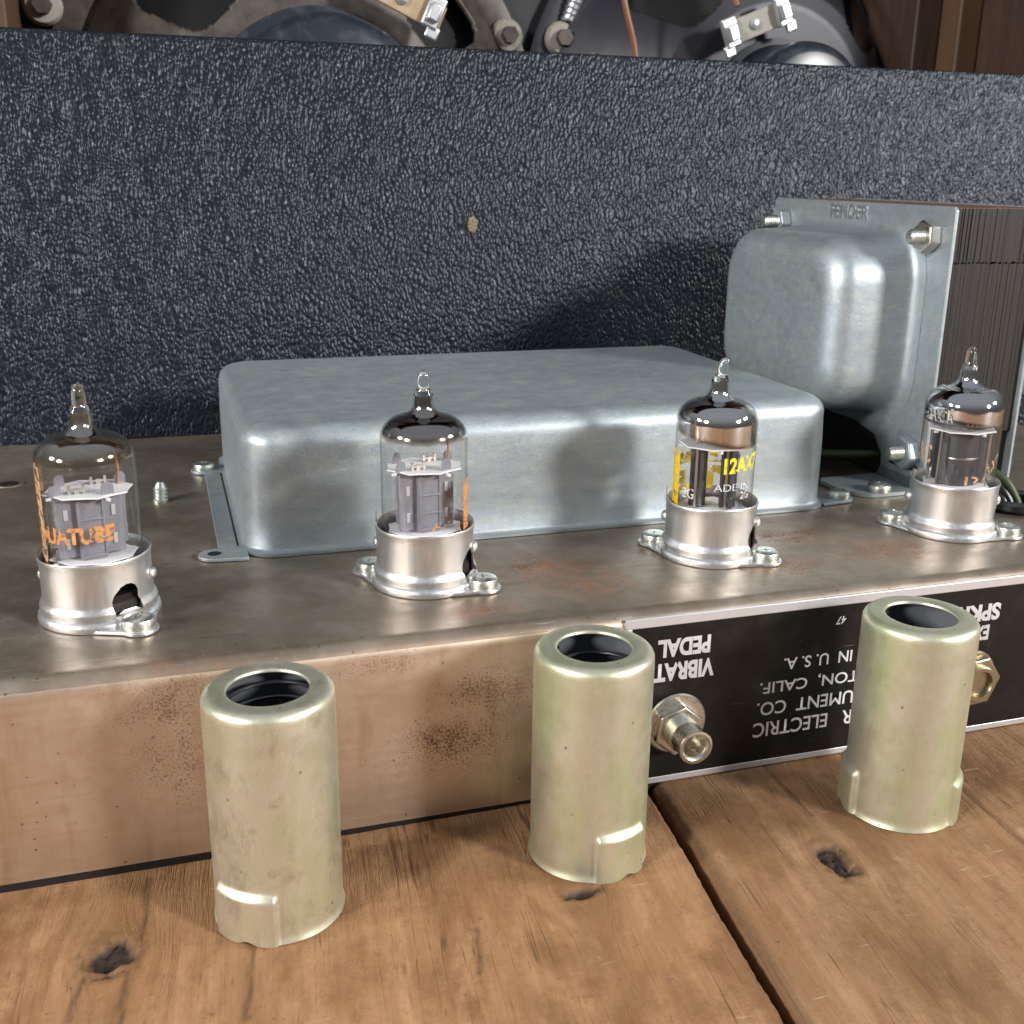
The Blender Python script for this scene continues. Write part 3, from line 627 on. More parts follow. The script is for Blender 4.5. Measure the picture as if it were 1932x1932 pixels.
# tube sockets: flanged shield base ring with bayonet slot, ears, rivets, screws
def make_socket():
    seg = 120; slotc = math.radians(-40)
    prof = [(1.40, 0.02), (1.425, 0.10), (1.40, 0.20), (1.345, 0.25), (1.335, 0.33), (1.36, 0.40), (1.34, 0.47), (1.285, 0.53), (1.275, 0.62), (1.272, 0.70), (1.27, 0.80), (1.27, 0.92), (1.27, 1.05), (1.27, 1.18), (1.27, 1.35), (1.275, 1.5), (1.295, 1.58), (1.30, 1.63), (1.285, 1.66),
            (1.26, 1.65), (1.245, 1.58), (1.23, 1.5), (1.23, 1.35), (1.23, 1.18), (1.23, 1.05), (1.23, 0.92), (1.23, 0.80), (1.23, 0.70), (1.23, 0.62), (1.23, 0.53), (1.23, 0.40), (1.23, 0.05)]
    vs = []; fs = []; NP = len(prof)
    for r_, z in prof:
        for i in range(seg):
            a = 2*PI*i/seg; lip = 0
            if z > 1.5: lip = 0.012*math.sin(3*a)+0.015*math.sin(a+1)
            vs.append((r_*math.cos(a), r_*math.sin(a), z+lip))
    for j in range(NP):
        for i in range(seg):
            k = (i+1) % seg; j2 = (j+1) % NP; fs.append((j*seg+i, j*seg+k, j2*seg+k, j2*seg+i))
    m = MB(); m.add(vs, fs); s = m.build('tube_socket', ALU, amp, angle=40)
    # bayonet slot (tall arch above the ear) and a small round one on the far side, cut through the wall
    arch = [(-0.36, 0.36), (0.36, 0.36), (0.37, 0.55), (0.30, 0.68), (0.31, 0.86), (0.25, 0.98), (0.13, 1.06), (0.0, 1.07), (-0.14, 1.02), (-0.24, 0.92), (-0.33, 0.82), (-0.37, 0.7)]
    cut = MB(); M = Matrix.Rotation(slotc, 4, 'Z') @ Matrix(((0, 0, 1, 0), (1, 0, 0, 0), (0, 1, 0, 0), (0, 0, 0, 1)))
    cut.prism(arch, 0.9, 1.33, M)
    cut.prism([(0.2*math.cos(2*PI*k/16), 0.72+0.2*math.sin(2*PI*k/16)) for k in range(16)], 0.9, 1.5, Matrix.Rotation(PI, 4, 'Z') @ M)
    co = cut.build('cutter', ALU, amp); bo = s.modifiers.new('slot', 'BOOLEAN'); bo.operation = 'DIFFERENCE'; bo.object = co; bo.solver = 'EXACT'
    bpy.context.view_layer.update(); dg = bpy.context.evaluated_depsgraph_get()
    me = bpy.data.meshes.new_from_object(s.evaluated_get(dg)); s.modifiers.clear(); s.data = me; bpy.data.objects.remove(co); me.name = 'tube_socket'
    me.polygons.foreach_set('use_smooth', [True]*len(me.polygons)); me.set_sharp_from_angle(angle=math.radians(40))
    # ears
    e = Vector((math.cos(slotc), math.sin(slotc))); pts = []
    for c, sgn in ((e*1.63, 1), (-e*1.63, -1)):
        for k in range(13):
            a = slotc+(0 if sgn > 0 else PI)-PI/2+PI*k/12; pts.append((c.x*1.03+0.44*math.cos(a), c.y*1.03+0.44*math.sin(a)))
        bx = Vector((-e.y, e.x))*sgn; q = e*sgn*0.9+bx*1.02; pts.append((q.x, q.y))
        q = -e*sgn*0.9+bx*1.02; pts.append((q.x, q.y))
    MB().prism(pts, 0.015, 0.10).build('mounting_plate', ALU, s, bevel=0.02)
    MB().lathe([(0.01, 0.72), (1.0, 0.72), (1.15, 0.60), (1.2, 0.1)], 48).build('socket_wafer', SOCKETB, s)
    for sg in (1, -1):
        p = e*1.64*sg; screw_mb(0.39, 0.27, (p.x, p.y, 0.10), 0.4+sg).build('screw', SCREW, s, angle=30)
    for az in (152, -26):
        a = math.radians(az); M = Matrix.Translation((1.27*math.cos(a), 1.27*math.sin(a), 1.02)) @ Matrix.Rotation(a, 4, 'Z') @ Matrix.Rotation(PI/2, 4, 'Y')
        MB().lathe([(0.17, -0.03), (0.165, 0.03), (0.13, 0.09), (0.07, 0.125), (0.01, 0.135)], 24, M).build('rivet', ALU, s)
    M = Matrix.Rotation(math.radians(160), 4, 'Z')
    MB().prism([(-0.06, -0.0), (0.06, 0.0), (0.045, 0.36), (-0.045, 0.36)], 0, 0.03, M @ Matrix.Translation((1.26, 0, 1.55)) @ Matrix.Rotation(PI/2, 4, 'Z') @ Matrix.Rotation(PI/2, 4, 'X')).build('spring_finger', ALU, s)
    return s
TX = [-3.7153, 4.3905, 12.7105, 20.9418]
s0 = make_socket(); s0.location = al(TX[0], TY, H); s0.rotation_euler.z = math.radians(2)
for x, rz in zip(TX[1:], (2, -4, 0)): copy_tree(s0, amp, al(x, TY, H), math.radians(rz))
s0.rotation_euler.z = math.radians(-17)
for ch in s0.children:
    if ch.name.startswith('rivet'): ch.rotation_euler.z = math.radians(30)

# capacitor cover (long galvanised pan) with tabs and screws
def pan(x0, x1, y0, y1, steps, mapf, n=10):
    return [[mapf(px, py, h_) for px, py in rrect(x0+i, x1-i, y0+i, y1-i, max(0.05, rr), n)] for i, h_, rr in steps]
ft = [(0.0+0.62*(1-math.cos(t)), 3.66-0.62+0.62*math.sin(t), 1.05) for t in [PI/2*k/9 for k in range(10)]]
steps = [(-0.16, 0.02, 1.05), (-0.16, 0.10, 1.05), (-0.05, 0.13, 1.0), (0.0, 0.22, 1.0), (0.0, 1.2, 1.0), (0.0, 2.2, 1.02)]+[(i+0.02, h_, rr-0.45*k/9) for k, (i, h_, rr) in enumerate(ft)]
steps += [(1.4, 3.675, 0.5), (3.0, 3.68, 0.4)]
cm = MB(); cm.loft(pan(0.02, 18.62, 6.62, 18.5, steps, lambda x, y, z: Vector((x, y, H+z))), False, True)
cov = cm.build('capacitor_cover', ZINC, amp, loc=(-9, -11, -0.12), angle=50)
cov['label'] = 'long low galvanised pan screwed to the chassis top'
def tab(x, y, sgn):
    pts = []
    for k in range(13): a = -PI/2+PI*k/12; pts.append((x+sgn*0.45*math.cos(a), y+0.45*math.sin(a)))
    pts += [(x-sgn*0.9, y+0.55), (x-sgn*0.9, y-0.55)]
    return pts if sgn > 0 else pts[::-1]
for (x, y, sg, scr) in ((-0.85, 6.95, -1, False), (-0.72, 16.3, -1, True), (19.42, 7.25, 1, True)):
    t = MB().prism(tab(x, y, sg), H+0.02, H+0.12).build('cover_tab', ZINC, cov, bevel=0.02)
    if scr: screw_mb(0.36, 0.24, (x, y, H+0.12), 0.7).build('cover_screw', SCREW, cov, angle=30)
    else:
        MB().lathe([(0.001, 0.125), (0.19, 0.126)], 24, Matrix.Translation((x, y, H))).build('empty_screw_hole', BLACK, cov)
MB().box(-0.72, -0.2, 6.9, 16.5, H+0.025, H+0.115).build('cover_flange', ZINC, cov, bevel=0.02)
MB().box(18.5, 19.0, 7.3, 16.5, H+0.025, H+0.115).build('cover_flange', ZINC, cov, bevel=0.02)

# stray screw stub and an old hole in the chassis top
pr = [(0.02, 0.0), (0.24, 0.0)]
for k in range(4): pr += [(0.24, 0.06+k*0.12), (0.18, 0.12+k*0.12)]
pr += [(0.16, 0.56), (0.09, 0.66), (0.01, 0.68)]
MB().lathe(pr, 24, Matrix.Translation((-2.24, 13.0, H)) @ Matrix.Rotation(0.06, 4, 'Y')).build('screw_stub', SCREW, amp, loc=(-9, -11, -0.12))
hl = MB().lathe([(0.52, 0.0), (0.5, 0.03), (0.40, 0.03), (0.34, 0.008)], 32, Matrix.Translation((-7.15, 16.45, H))).build('eyelet', STEEL, amp, loc=(-9, -11, -0.12))
MB().lathe([(0.001, 0.006), (0.34, 0.006)], 24, Matrix.Translation((-7.15, 16.45, H))).build('eyelet_hole', BLACK, hl)

# power transformer
PXF = 22.6
tr = bpy.data.objects.new('power_transformer', None); S.collection.objects.link(tr); tr.parent = amp; tr.location = al(24, 12.8, H)
tr['label'] = 'tall transformer with galvanised end bell and black laminations'
TL = (-24, -12.8, -H)
def yz(px): return lambda y, z, h_: Vector((px-h_, y, z))
# plate outline in (y, z), legs with feet
Y0, Y1, ZT = 7.15, 18.25, 14.40
pl = [(Y0, H+0.25), (Y0, ZT-0.12), (Y0+0.12, ZT), (Y1-0.12, ZT), (Y1, ZT-0.12), (Y1, H+0.25), (15.9, H+0.25), (15.9, 5.75), (15.3, 6.35), (13.6, 6.62), (11.4, 6.62), (10.1, 6.35), (9.55, 5.75), (9.5, H+0.25)]
Mp = Matrix(((0, 0, -1, PXF), (1, 0, 0, 0), (0, 1, 0, 0), (0, 0, 0, 1)))
plate = MB().prism(pl, -0.12, 0.0, Mp).build('end_plate', ZINC, tr, loc=TL, bevel=0.03)
for (ya, yb) in ((Y0, 9.5), (15.9, Y1)):
    m = MB(); rr = []
    for t in range(7):
        a = PI/2*t/6; rr.append((PXF-0.30*(1-math.cos(a)), H+0.32-0.30*math.sin(a)))
    path = [(PXF, H+0.32)]+rr[1:]+[(20.35, H+0.02)]
    outer = [(PXF+0.12, H+0.32)]+[(PXF+0.12-0.36*(1-math.cos(PI/2*t/6))*1.0, H+0.32-0.30*math.sin(PI/2*t/6)) for t in range(1, 7)]
    top = [(x, z) for x, z in path]; base = [(x, z) for x, z in ((PXF+0.12, H+0.32), (PXF+0.12, H+0.01), (20.35, H+0.01))]
    # plan outline of the foot, rounded corner at the viewer side
    foot = [(PXF+0.1, ya), (20.75, ya), (20.45, ya+0.15), (20.0, ya+0.75), (19.95, yb-0.3), (20.2, yb-0.05), (PXF+0.1, yb)]
    m.prism(foot, H+0.02, H+0.15)
    m.loft([[Vector((PXF-0.02-0.28*(1-math.sin(PI/2*t/6)), y, H+0.14+0.30*(1-math.cos(PI/2*t/6)))) for y in (ya, yb)] for t in range(7)])
    m.box(PXF-0.0, PXF+0.12, ya, yb, H+0.02, H+0.3)
    m.build('mounting_foot', ZINC, tr, loc=TL)
    screw_mb(0.40, 0.26, (21.15, (ya+yb)/2-0.85, H+0.15), 1.1).build('foot_screw', SCREW, tr, loc=TL, angle=30)
R_ = 0.85
bs = [(-0.55, 0.01, 1.9), (-0.30, 0.03, 1.75), (-0.12, 0.10, 1.65), (-0.03, 0.22, 1.6), (0.0, 0.40, 1.6), (0.06, 1.0, 1.6), (0.12, 2.15, 1.6)]
bs += [(0.12+R_*(1-math.cos(t)), 2.15+R_*math.sin(t), 1.6) for t in [PI/2*k/10 for k in range(1, 11)]]
bs = [(i, h_, max(0.7, rr-(i*0.35))) for i, h_, rr in bs]+[(1.9, 3.02, 0.9), (2.6, 3.03, 0.5)]
bell = MB().loft(pan(8.75, 17.0, 7.25, 13.45, bs, yz(PXF), 12), False, True).build('end_bell', ZINC, tr, loc=TL, angle=60)
# second plate and bell on the hidden side
MB().prism([(y, z) for y, z in pl], 0, 0.12, Mp @ Matrix.Translation((0, 0, -3.65))).build('end_plate', ZINC, tr, loc=TL, bevel=0.03)
MB().loft(pan(8.75, 17.0, 7.25, 13.45, bs, lambda y, z, h_: Vector((26.26+h_, y, z)), 12), False, True).build('end_bell', ZINC, tr, loc=TL, angle=60)
# lamination stack: real sheet edges, with a row of notches across
lm = MB(); k = 0; x = PXF+0.125
while x < 26.12:
    w = random.uniform(0.055, 0.085); off = random.uniform(-0.012, 0.012)
    y0 = 7.32+off
    lm.box(x, min(x+w, 26.125), y0, 18.1+off, 6.9, 12.60+random.uniform(-0.02, 0.02)); lm.box(x, min(x+w, 26.125), y0+random.uniform(-0.02, 0.02), 18.1+off, 12.60+random.choice((0.025, 0.06)), 14.36+random.uniform(-0.012, 0.012))
    x += w+0.004
lm.box(PXF+0.13, 26.12, 7.45, 18.0, 5.0, 14.33)
lm.build('lamination_stack', LAM, tr, loc=TL, flat=True)
def nut(x, y, z, r_=0.52, ph=0.2, bl=0.9, mat=ZINC):
    M = Matrix.Translation((x, y, z)) @ Matrix.Rotation(-PI/2, 4, 'Y')
    o = MB().prism(hexa(r_, ph), 0.0, 0.42, M).build('hex_nut', mat, tr, loc=TL, bevel=0.06)
    pr = [(0.01, 0.3), (0.25, 0.3)]; zz = 0.42
    while zz < bl: pr += [(0.255, zz), (0.215, zz+0.045)]; zz += 0.09
    pr += [(0.22, bl), (0.17, bl+0.05), (0.01, bl+0.06)]
    MB().lathe(pr, 24, M).build('bolt_end', SCREW, tr, loc=TL)
nut(PXF, 8.2, 13.42, 0.55, 0.15, 0.85, NUTM); nut(PXF, 17.35, 13.5, 0.52, 0.4, 0.95); nut(PXF, 7.95, 6.2, 0.58, 0.3, 0.85); nut(PXF, 17.35, 6.2, 0.55)
text_part('embossed_lettering', 'FENDER', 0.6, ALU, tr, lambda x, y, z: (PXF-0.012-z-24, 14.12-x-12.8, 13.80+y-H), width=2.35, height=0.50, bold=0.012, extrude=0.04)

# wires and grommet
MB().tube(spline([(13, 15, H+0.2), (18.0, 12.0, H+0.7), (20.6, 10.6, H+0.75), (23.5, 9.9, H+0.75), (25.5, 11, H+1.0)]), 0.15, 12).build('green_lead', WIREG, amp, loc=(-9, -11, -0.12))
g = MB(); g.lathe([(0.55, 0.0), (1.15, 0.0), (1.22, 0.12), (1.15, 0.28), (0.9, 0.34), (0.6, 0.28), (0.5, 0.1)], 40, Matrix.Translation((24.75, 5.15, H)))
gr = g.build('rubber_grommet', BLACK, amp, loc=(-9, -11, -0.12))
for i, (mt, dx) in enumerate(((WIREG, 0.0), (WIREK, -0.3), (WIREK, -0.55))):
    MB().tube(spline([(22.9+dx, 8.6, H+0.9), (23.5+dx, 7.0, H+1.15-i*0.2), (24.4+dx, 5.7, H+0.95-i*0.2), (24.85+dx, 5.2, H+0.2), (24.9+dx, 5.1, H-0.3)]), 0.15, 12).build('transformer_lead', mt, amp, loc=(-9, -11, -0.12))

# ------------------------------------------------------------------ vacuum tubes
def wrap(R, a0, z0, tilt=0.0, ccw=True):
    """flat lettering -> glass surface; a0 = azimuth (rad) where the text starts, reads left to right seen from outside"""
    def fn(x, y, z):
        a = a0+x/R; return (R*math.cos(a), R*math.sin(a), z0+y+tilt*x)
    return fn
def boxat(m, cx, cy, w, d, z0, z1, rot):
    M = Matrix.Translation((cx, cy, 0)) @ Matrix.Rotation(rot, 4, 'Z')
    vs = [M @ Vector((a, b, c)) for c in (z0, z1) for a, b in ((-w/2, -d/2), (w/2, -d/2), (w/2, d/2), (-w/2, d/2))]
    m.add(vs, [(0, 3, 2, 1), (4, 5, 6, 7), (0, 1, 5, 4), (1, 2, 6, 5), (2, 3, 7, 6), (3, 0, 4, 7)])
def tube(x, label, kind, tip_lean=0.0):
    t = thing('vacuum_tube', label, 'vacuum tube', (x, TY, H+0.72), group='glass vacuum tubes along the chassis')
    o = -0.72   # profile heights below are measured from the chassis top
    R = 1.115
    pr = [(0.01, 0.78), (0.7, 0.80), (0.98, 0.90), (1.08, 1.05), (R, 1.25), (R, 2.4), (R, 3.6), (R, 3.92)]
    for k in range(1, 11):
        a = PI/2*k/10; pr.append((R-0.62*(1-math.cos(a)), 3.92+0.56*math.sin(a)))
    pr += [(0.42, 4.53), (0.34, 4.60), (0.285, 4.70), (0.265, 4.80), (0.262, 4.90), (0.245, 5.0), (0.20, 5.10), (0.165, 5.18), (0.158, 5.30), (0.15, 5.48), (0.12, 5.58), (0.06, 5.635), (0.005, 5.645)]
    g = MB().lathe([(r_, z+o) for r_, z in pr], 72)
    if tip_lean:
        nv = []
        for v in g.v:
            q = max(0, v[2]-(4.7+o)); nv.append((v[0]+tip_lean*q*q, v[1]-0.02*q, v[2]))
        g.v = nv
    NP_ = len(pr); cutk = next(k for k, q in enumerate(pr) if q[1] > 4.95)
    lower = MB(); lower.v = g.v[:(cutk+1)*72]; lower.f = [f for f in g.f if max(f) < (cutk+1)*72]
    gl = lower.build('glass_envelope', GLASS, t, angle=80)
    tipm = MB(); tipm.v = g.v[cutk*72:]; tipm.f = [tuple(i-cutk*72 for i in f) for f in g.f if min(f) >= cutk*72]+[tuple(range(71, -1, -1))]
    tipm.build('sealed_tip', SOLIDGLASS, gl, angle=80)
    # getter film just inside the glass
    inr = [(max(0.004, r_-0.03), z-0.02+o) for r_, z in pr if z > 2.4]
    inr = [(R-0.03, 3.0+o), (R-0.03, 3.3+o), (R-0.03, 3.5+o), (R-0.03, 3.7+o)]+inr[1:]
    inr = [p_ for p_ in inr if p_[1] < 5.0+o]
    gm = {'a': lambda: m_getter('thin_brown_getter_film', 3.86+o, 4.35+o, (0.66, 0.61, 0.57), 0.74, (0.40, 0.30, 0.20), 0.0, 0.1),
          'b': lambda: m_getter('dark_getter_film', 3.92+o, 4.14+o, (0.44, 0.40, 0.38), 1.0, (0.36, 0.25, 0.16), 0.0, 0.1),
          'c': lambda: m_getter('mirror_getter_film', 3.40+o, 3.58+o, (0.74, 0.72, 0.71), 1.0, (0.42, 0.34, 0.28), 0.16),
          'd': lambda: m_getter('deep_mirror_getter_film', 3.52+o, 3.62+o, (0.72, 0.71, 0.73), 1.0, (0.2, 0.18, 0.18), 0.12)}[kind]()
    MB().lathe(inr, 72).build('getter_film', gm, t, angle=80)
    # internals
    zb, zt = {'a': (1.55, 3.10), 'b': (1.52, 3.12), 'c': (1.42, 3.22), 'd': (1.55, 3.20)}[kind]
    rot = {'a': math.radians(14), 'b': math.radians(12), 'c': math.radians(-30), 'd': math.radians(-10)}[kind]
    def mica(z, rr, th=0.045):
        pts = []
        N = 48
        for k in range(N):
            a = 2*PI*k/N+rot; q = rr*(0.90 if k % 6 in (2, 3, 4) else (1.0 if k % 6 == 0 else 0.94)); pts.append((q*math.cos(a), q*math.sin(a)*(0.86 if kind in 'ab' else 0.95)))
        m_ = MB().prism(pts, z+o, z+th+o)
        for k in range(0, N, 12):
            a = 2*PI*(k+2)/N+rot; M = Matrix.Translation((0.93*rr*math.cos(a), 0.93*rr*math.sin(a)*0.9, z+o)) @ Matrix.Rotation(a, 4, 'Z'); m_.prism([(-0.05, -0.05), (0.08, -0.03), (0.08, 0.03), (-0.05, 0.05)], -0.07, 0.0, M)
        m_.build('mica_spacer', MICA, t, bevel=0.012)
    mica(zt, 1.03); mica(zb-0.05, 1.03)
    am = ANODE if kind in 'ab' else ANODE_DK
    ca, sa = math.cos(rot), math.sin(rot)
    def loc(px, py): return (px*ca-py*sa, px*sa+py*ca)
    if kind in 'ab':
        for sx, sy in ((-0.08, -0.28), (0.12, 0.34)):
            m = MB(); cx, cy = loc(sx, sy); boxat(m, cx, cy, 0.60, 0.44, zb+o+0.01, zt+o-0.01, rot)
            for wx in (-0.52, 0.52):
                cx2, cy2 = loc(sx+wx, sy+0.02); boxat(m, cx2, cy2, 0.48, 0.12, zb+o+0.06, zt+o-0.06, rot)
            a_ = m.build('anode', am, t, bevel=0.03)
            m = MB()
            for zz in (0.08, 0.5, 0.97, 1.42):
                cx3, cy3 = loc(sx-0.0, sy-0.235); boxat(m, cx3, cy3, 0.52, 0.04, zb+o+zz, zb+o+zz+0.05, rot)
            for ww in (-0.27, 0.27):
                cx3, cy3 = loc(sx+ww, sy-0.235); boxat(m, cx3, cy3, 0.05, 0.04, zb+o+0.06, zt+o-0.08, rot)
            m.build('anode_rib', am, a_, bevel=0.012)
            for wx in (-0.53, 0.53):
                for zz in (0.28, 0.98):
                    m = MB(); cx3, cy3 = loc(sx+wx, sy-0.055); boxat(m, cx3, cy3, 0.10, 0.03, zb+o+zz, zb+o+zz+0.26, rot)
                    m.build('anode_slot', SLOT, a_, bevel=0.02)
        # bright bent straps on top of the mica
        for px, py in ((-0.32, -0.32), (0.30, 0.34)):
            m = MB()
            for dx in (-0.16, 0.0, 0.16):
                cx, cy = loc(px+dx, py); boxat(m, cx, cy, 0.06 if dx else 0.10, 0.05, zt+o+0.04, zt+o+(0.24 if dx else 0.17), rot)
            cx, cy = loc(px, py); boxat(m, cx, cy, 0.26, 0.04, zt+o+0.12, zt+o+0.15, rot)
            m.build('cathode_strap', NICKEL, t)
        for px, py, hh, w in ((-0.78, -0.28, 0.26, 0.30), (0.30, -0.66, 0.30, 0.30), (-0.55, 0.50, 0.30, 0.24), (0.78, 0.22, 0.28, 0.28)):
            cx, cy = loc(px, py); M = Matrix.Translation((cx, cy, zt+o+0.04)) @ Matrix.Rotation(rot+0.2, 4, 'Z') @ Matrix.Rotation(PI/2, 4, 'X')
            pts = [(-w/2, 0), (w/2, 0)]+[(w/2*math.cos(PI*k/10), hh-w/2+w/2*math.sin(PI*k/10)+0.0) for k in range(11)]
            MB().prism(pts, -0.02, 0.02, M).build('anode_ear', am, t, bevel=0.01)
        cx, cy = loc(0.72, 0.10)
        MB().tube([(cx, cy, zt+o), (cx+0.02, cy, zt+o+0.45), (cx-0.05, cy+0.02, 4.05+o)], 0.028, 8).build('getter_wire', COPPER, t)
        gy = MB(); gy.lathe([(0.30, -0.03), (0.36, 0.0), (0.30, 0.03), (0.24, 0.0), (0.30, -0.03)], 32, Matrix.Translation((cx*0.35, cy, 4.02+o)) @ Matrix.Rotation(0.12, 4, 'X')); gy.build('getter_ring', NICKEL, t)
    elif kind == 'c':
        for sx in (-0.42, 0.42):
            m = MB(); cx, cy = loc(sx, 0); boxat(m, cx, cy, 0.46, 0.14, zb+o+0.0, zt+o, rot+0.35); boxat(m, cx, cy, 0.10, 0.62, zb+o+0.02, zt+o, rot+0.35)
            a_ = m.build('anode', am, t, bevel=0.02)
            m = MB(); cx, cy = loc(sx-0.05, -0.33); boxat(m, cx, cy, 0.05, 0.05, zb+o-0.1, zt+o+0.06, rot+0.35); m.build('support_rod', NICKEL, a_)
        for px in (-0.45, 0.1, 0.45):
            cx, cy = loc(px, -0.2); m = MB(); boxat(m, cx, cy, 0.1, 0.05, zt+o+0.04, zt+o+0.17, rot); m.build('cathode_strap', NICKEL, t)
    else:
        for sx, sy in ((-0.05, -0.34), (0.10, 0.34)):
            m = MB(); cx, cy = loc(sx, sy)
            pts = [(0.42*math.cos(2*PI*k/16)*1.15, 0.26*math.sin(2*PI*k/16)) for k in range(16)]
            m.prism(pts, zb+o, zt+o, Matrix.Translation((cx, cy, 0)) @ Matrix.Rotation(rot, 4, 'Z'))
            for wx in (-0.58, 0.58):
                cx2, cy2 = loc(sx+wx, sy); boxat(m, cx2, cy2, 0.26, 0.06, zb+o+0.04, zt+o-0.04, rot)
            a_ = m.build('anode', am, t)
            m = MB(); m.lathe([(0.49, zb+o+0.80), (0.505, zb+o+0.83), (0.49, zb+o+0.86)], 24, Matrix.Translation((cx, cy, 0)) @ Matrix.Rotation(rot, 4, 'Z') @ Matrix.Scale(0.56, 4, (0, 1, 0))); m.build('anode_rib', NICKEL, a_)
        for px, py in ((-0.78, -0.3), (-0.72, 0.35), (0.75, -0.3), (0.78, 0.35), (0.6, -0.62)):
            cx, cy = loc(px, py); MB().tube([(cx, cy, zb+o-0.15), (cx, cy, zt+o+0.08)], 0.032, 8).build('support_rod', NICKEL, t)
        for px, py in ((-0.05, -0.40), (0.12, -0.36), (0.22, -0.40)):
            cx, cy = loc(px, py); m = MB(); boxat(m, cx, cy, 0.05, 0.05, zt+o+0.04, zt+o+0.26, rot); m.build('cathode_strap', COPPER, t)
        m = MB(); m.lathe([(1.085, 3.44+o), (1.10, 3.47+o), (1.085, 3.50+o)], 64); m.build('getter_edge_ring', ANODE_DK, t)
    for k in range(9):
        a = 2*PI*(k+0.5)/10; MB().tube([(0.55*math.cos(a), 0.55*math.sin(a), 0.80+o), (0.52*math.cos(a+0.1), 0.52*math.sin(a+0.1), zb+o-0.02)], 0.03, 6).build('lead_wire', NICKEL, t)
    MB().lathe([(0.01, 1.0+o), (0.6, 1.0+o), (0.85, 0.95+o), (0.95, 0.88+o)], 40).build('glass_stem', SOCKETB, t)
    return t, o
G1 = R1 = 1.122
t1, o = tube(TX[0], 'clear glass tube with worn orange lettering, leftmost on the chassis', 'a')
# worn orange brand lettering, starting at the left silhouette
dirc = math.atan2(-26.7, 1.95)     # azimuth towards the camera
text_part('orange_lettering', 'DUATUBE', 0.4, ORANGE, t1, wrap(R1, math.radians(-86-76), 2.08+o, 0.04), width=2.0, height=0.40, bold=0.02)
ring = [[Vector((R1*math.cos(math.radians(-205+3.2*k)), R1*math.sin(math.radians(-205+3.2*k)), z+o)) for k in range(18)] for z in (1.3, 1.8, 2.4, 3.0, 3.6, 3.95)]
q = MB(); 
for j in range(5): q.add(ring[j]+ring[j+1], [(i, i+1, 19+i, 18+i) for i in range(17)])
q.build('orange_band', ORANGE_P, t1)
t2, o = tube(TX[1], 'clear glass tube with dark getter top in front of the capacitor cover, second from left', 'b')
ring = [[Vector((R1*math.cos(math.radians(-41+5.5*k)), R1*math.sin(math.radians(-41+5.5*k)), z+o)) for k in range(8)] for z in (1.3, 1.8, 2.4, 2.9)]
q = MB()
for j in range(3): q.add(ring[j]+ring[j+1], [(i, i+1, 9+i, 8+i) for i in range(7)])
q.build('orange_band', ORANGE, t2)
q = MB()
for (az, z, w, h_) in ((-92, 1.78, .10, .09), (-86, 1.84, .13, .05), (-89, 1.88, .05, .10), (-76, 1.86, .06, .04), (-70, 1.93, .07, .05)):
    a = math.radians(az); q.add([Vector((R1*math.cos(a+dx*w/R1), R1*math.sin(a+dx*w/R1), z+dz*h_+o)) for dx, dz in ((-.5, -.5), (.5, -.3), (.35, .5), (-.2, .4))], [(0, 1, 2, 3)])
q.build('orange_ink_fleck', ORANGE, t2)
t3, o = tube(TX[2], 'glass tube with yellow lettering and mirrored top, tip bent sideways', 'c', 0.13)
ca3 = math.degrees(math.atan2(-26.7, -14.5))   # about -118: straight at the camera
def A(d): return math.radians(ca3+d)
text_part('yellow_lettering', '12AX7', 0.5, LIME, t3, wrap(R1, A(14), 2.62+o, 0.06), width=1.25, height=0.46, bold=0.02)
text_part('white_lettering', 'ADE IN', 0.3, WHITEINK, t3, wrap(R1, A(2), 2.15+o, 0.02), width=1.10, height=0.20)
text_part('white_lettering', '2G', 0.3, WHITEINK, t3, wrap(R1, A(-46), 1.86+o), width=0.38, height=0.29, bold=0.003)
text_part('white_lettering', '2G', 0.3, WHITEINK, t3, wrap(R1, A(42), 1.90+o), width=0.33, height=0.22, bold=0.004)
# yellow label block on the left flank and large yellow letters on the far side, seen through the glass
ring = [[Vector((R1*math.cos(A(-92+3*k)), R1*math.sin(A(-92+3*k)), z+o)) for k in range(13)] for z in (1.45, 1.9, 2.5, 3.12)]
q = MB()
for j in range(3): q.add(ring[j]+ring[j+1], [(i, i+1, 14+i, 13+i) for i in range(12)])
q.build('yellow_label_block', YELLOW, t3)
text_part('yellow_lettering', 'TELE', 0.5, YELLOW, t3, wrap(R1, A(150), 1.62+o, 0.0), width=1.9, height=0.62, bold=0.03)
text_part('yellow_lettering', 'Kola', 0.5, YELLOW, t3, wrap(R1, A(140), 2.42+o, 0.0), width=2.1, height=0.50, bold=0.03)
ring = [[Vector((R1*math.cos(A(148+4*k)), R1*math.sin(A(148+4*k)), z+o)) for k in range(18)] for z in (2.2, 2.32)]
MB().add(ring[0]+ring[1], [(i, i+1, 19+i, 18+i) for i in range(17)]).build('yellow_rule', YELLOW, t3)
t4, o = tube(TX[3], 'glass tube with dark mirrored top and faded orange numbers, beside the transformer', 'd')
ca4 = math.degrees(math.atan2(-26.7, -22.7))
def B(d): return math.radians(ca4+d)
text_part('orange_lettering', '12', 0.3, ORANGE_P, t4, wrap(R1, B(14), 1.72+o), width=0.42, height=0.28, bold=0.01)
text_part('orange_lettering', 'AX7', 0.4, ORANGE_P, t4, wrap(R1, B(42), 1.85+o, 0.55), width=0.75, height=0.42, bold=0.006)
text_part('orange_lettering', 'RC', 0.5, ORANGE_P, t4, wrap(R1, B(-72), 2.2+o), width=0.6, height=0.6, bold=0.015)
text_part('etched_lettering', '12AX7A', 0.3, ETCH, t4, wrap(R1, B(-62), 3.52+o), width=0.95, height=0.34, bold=0.004)
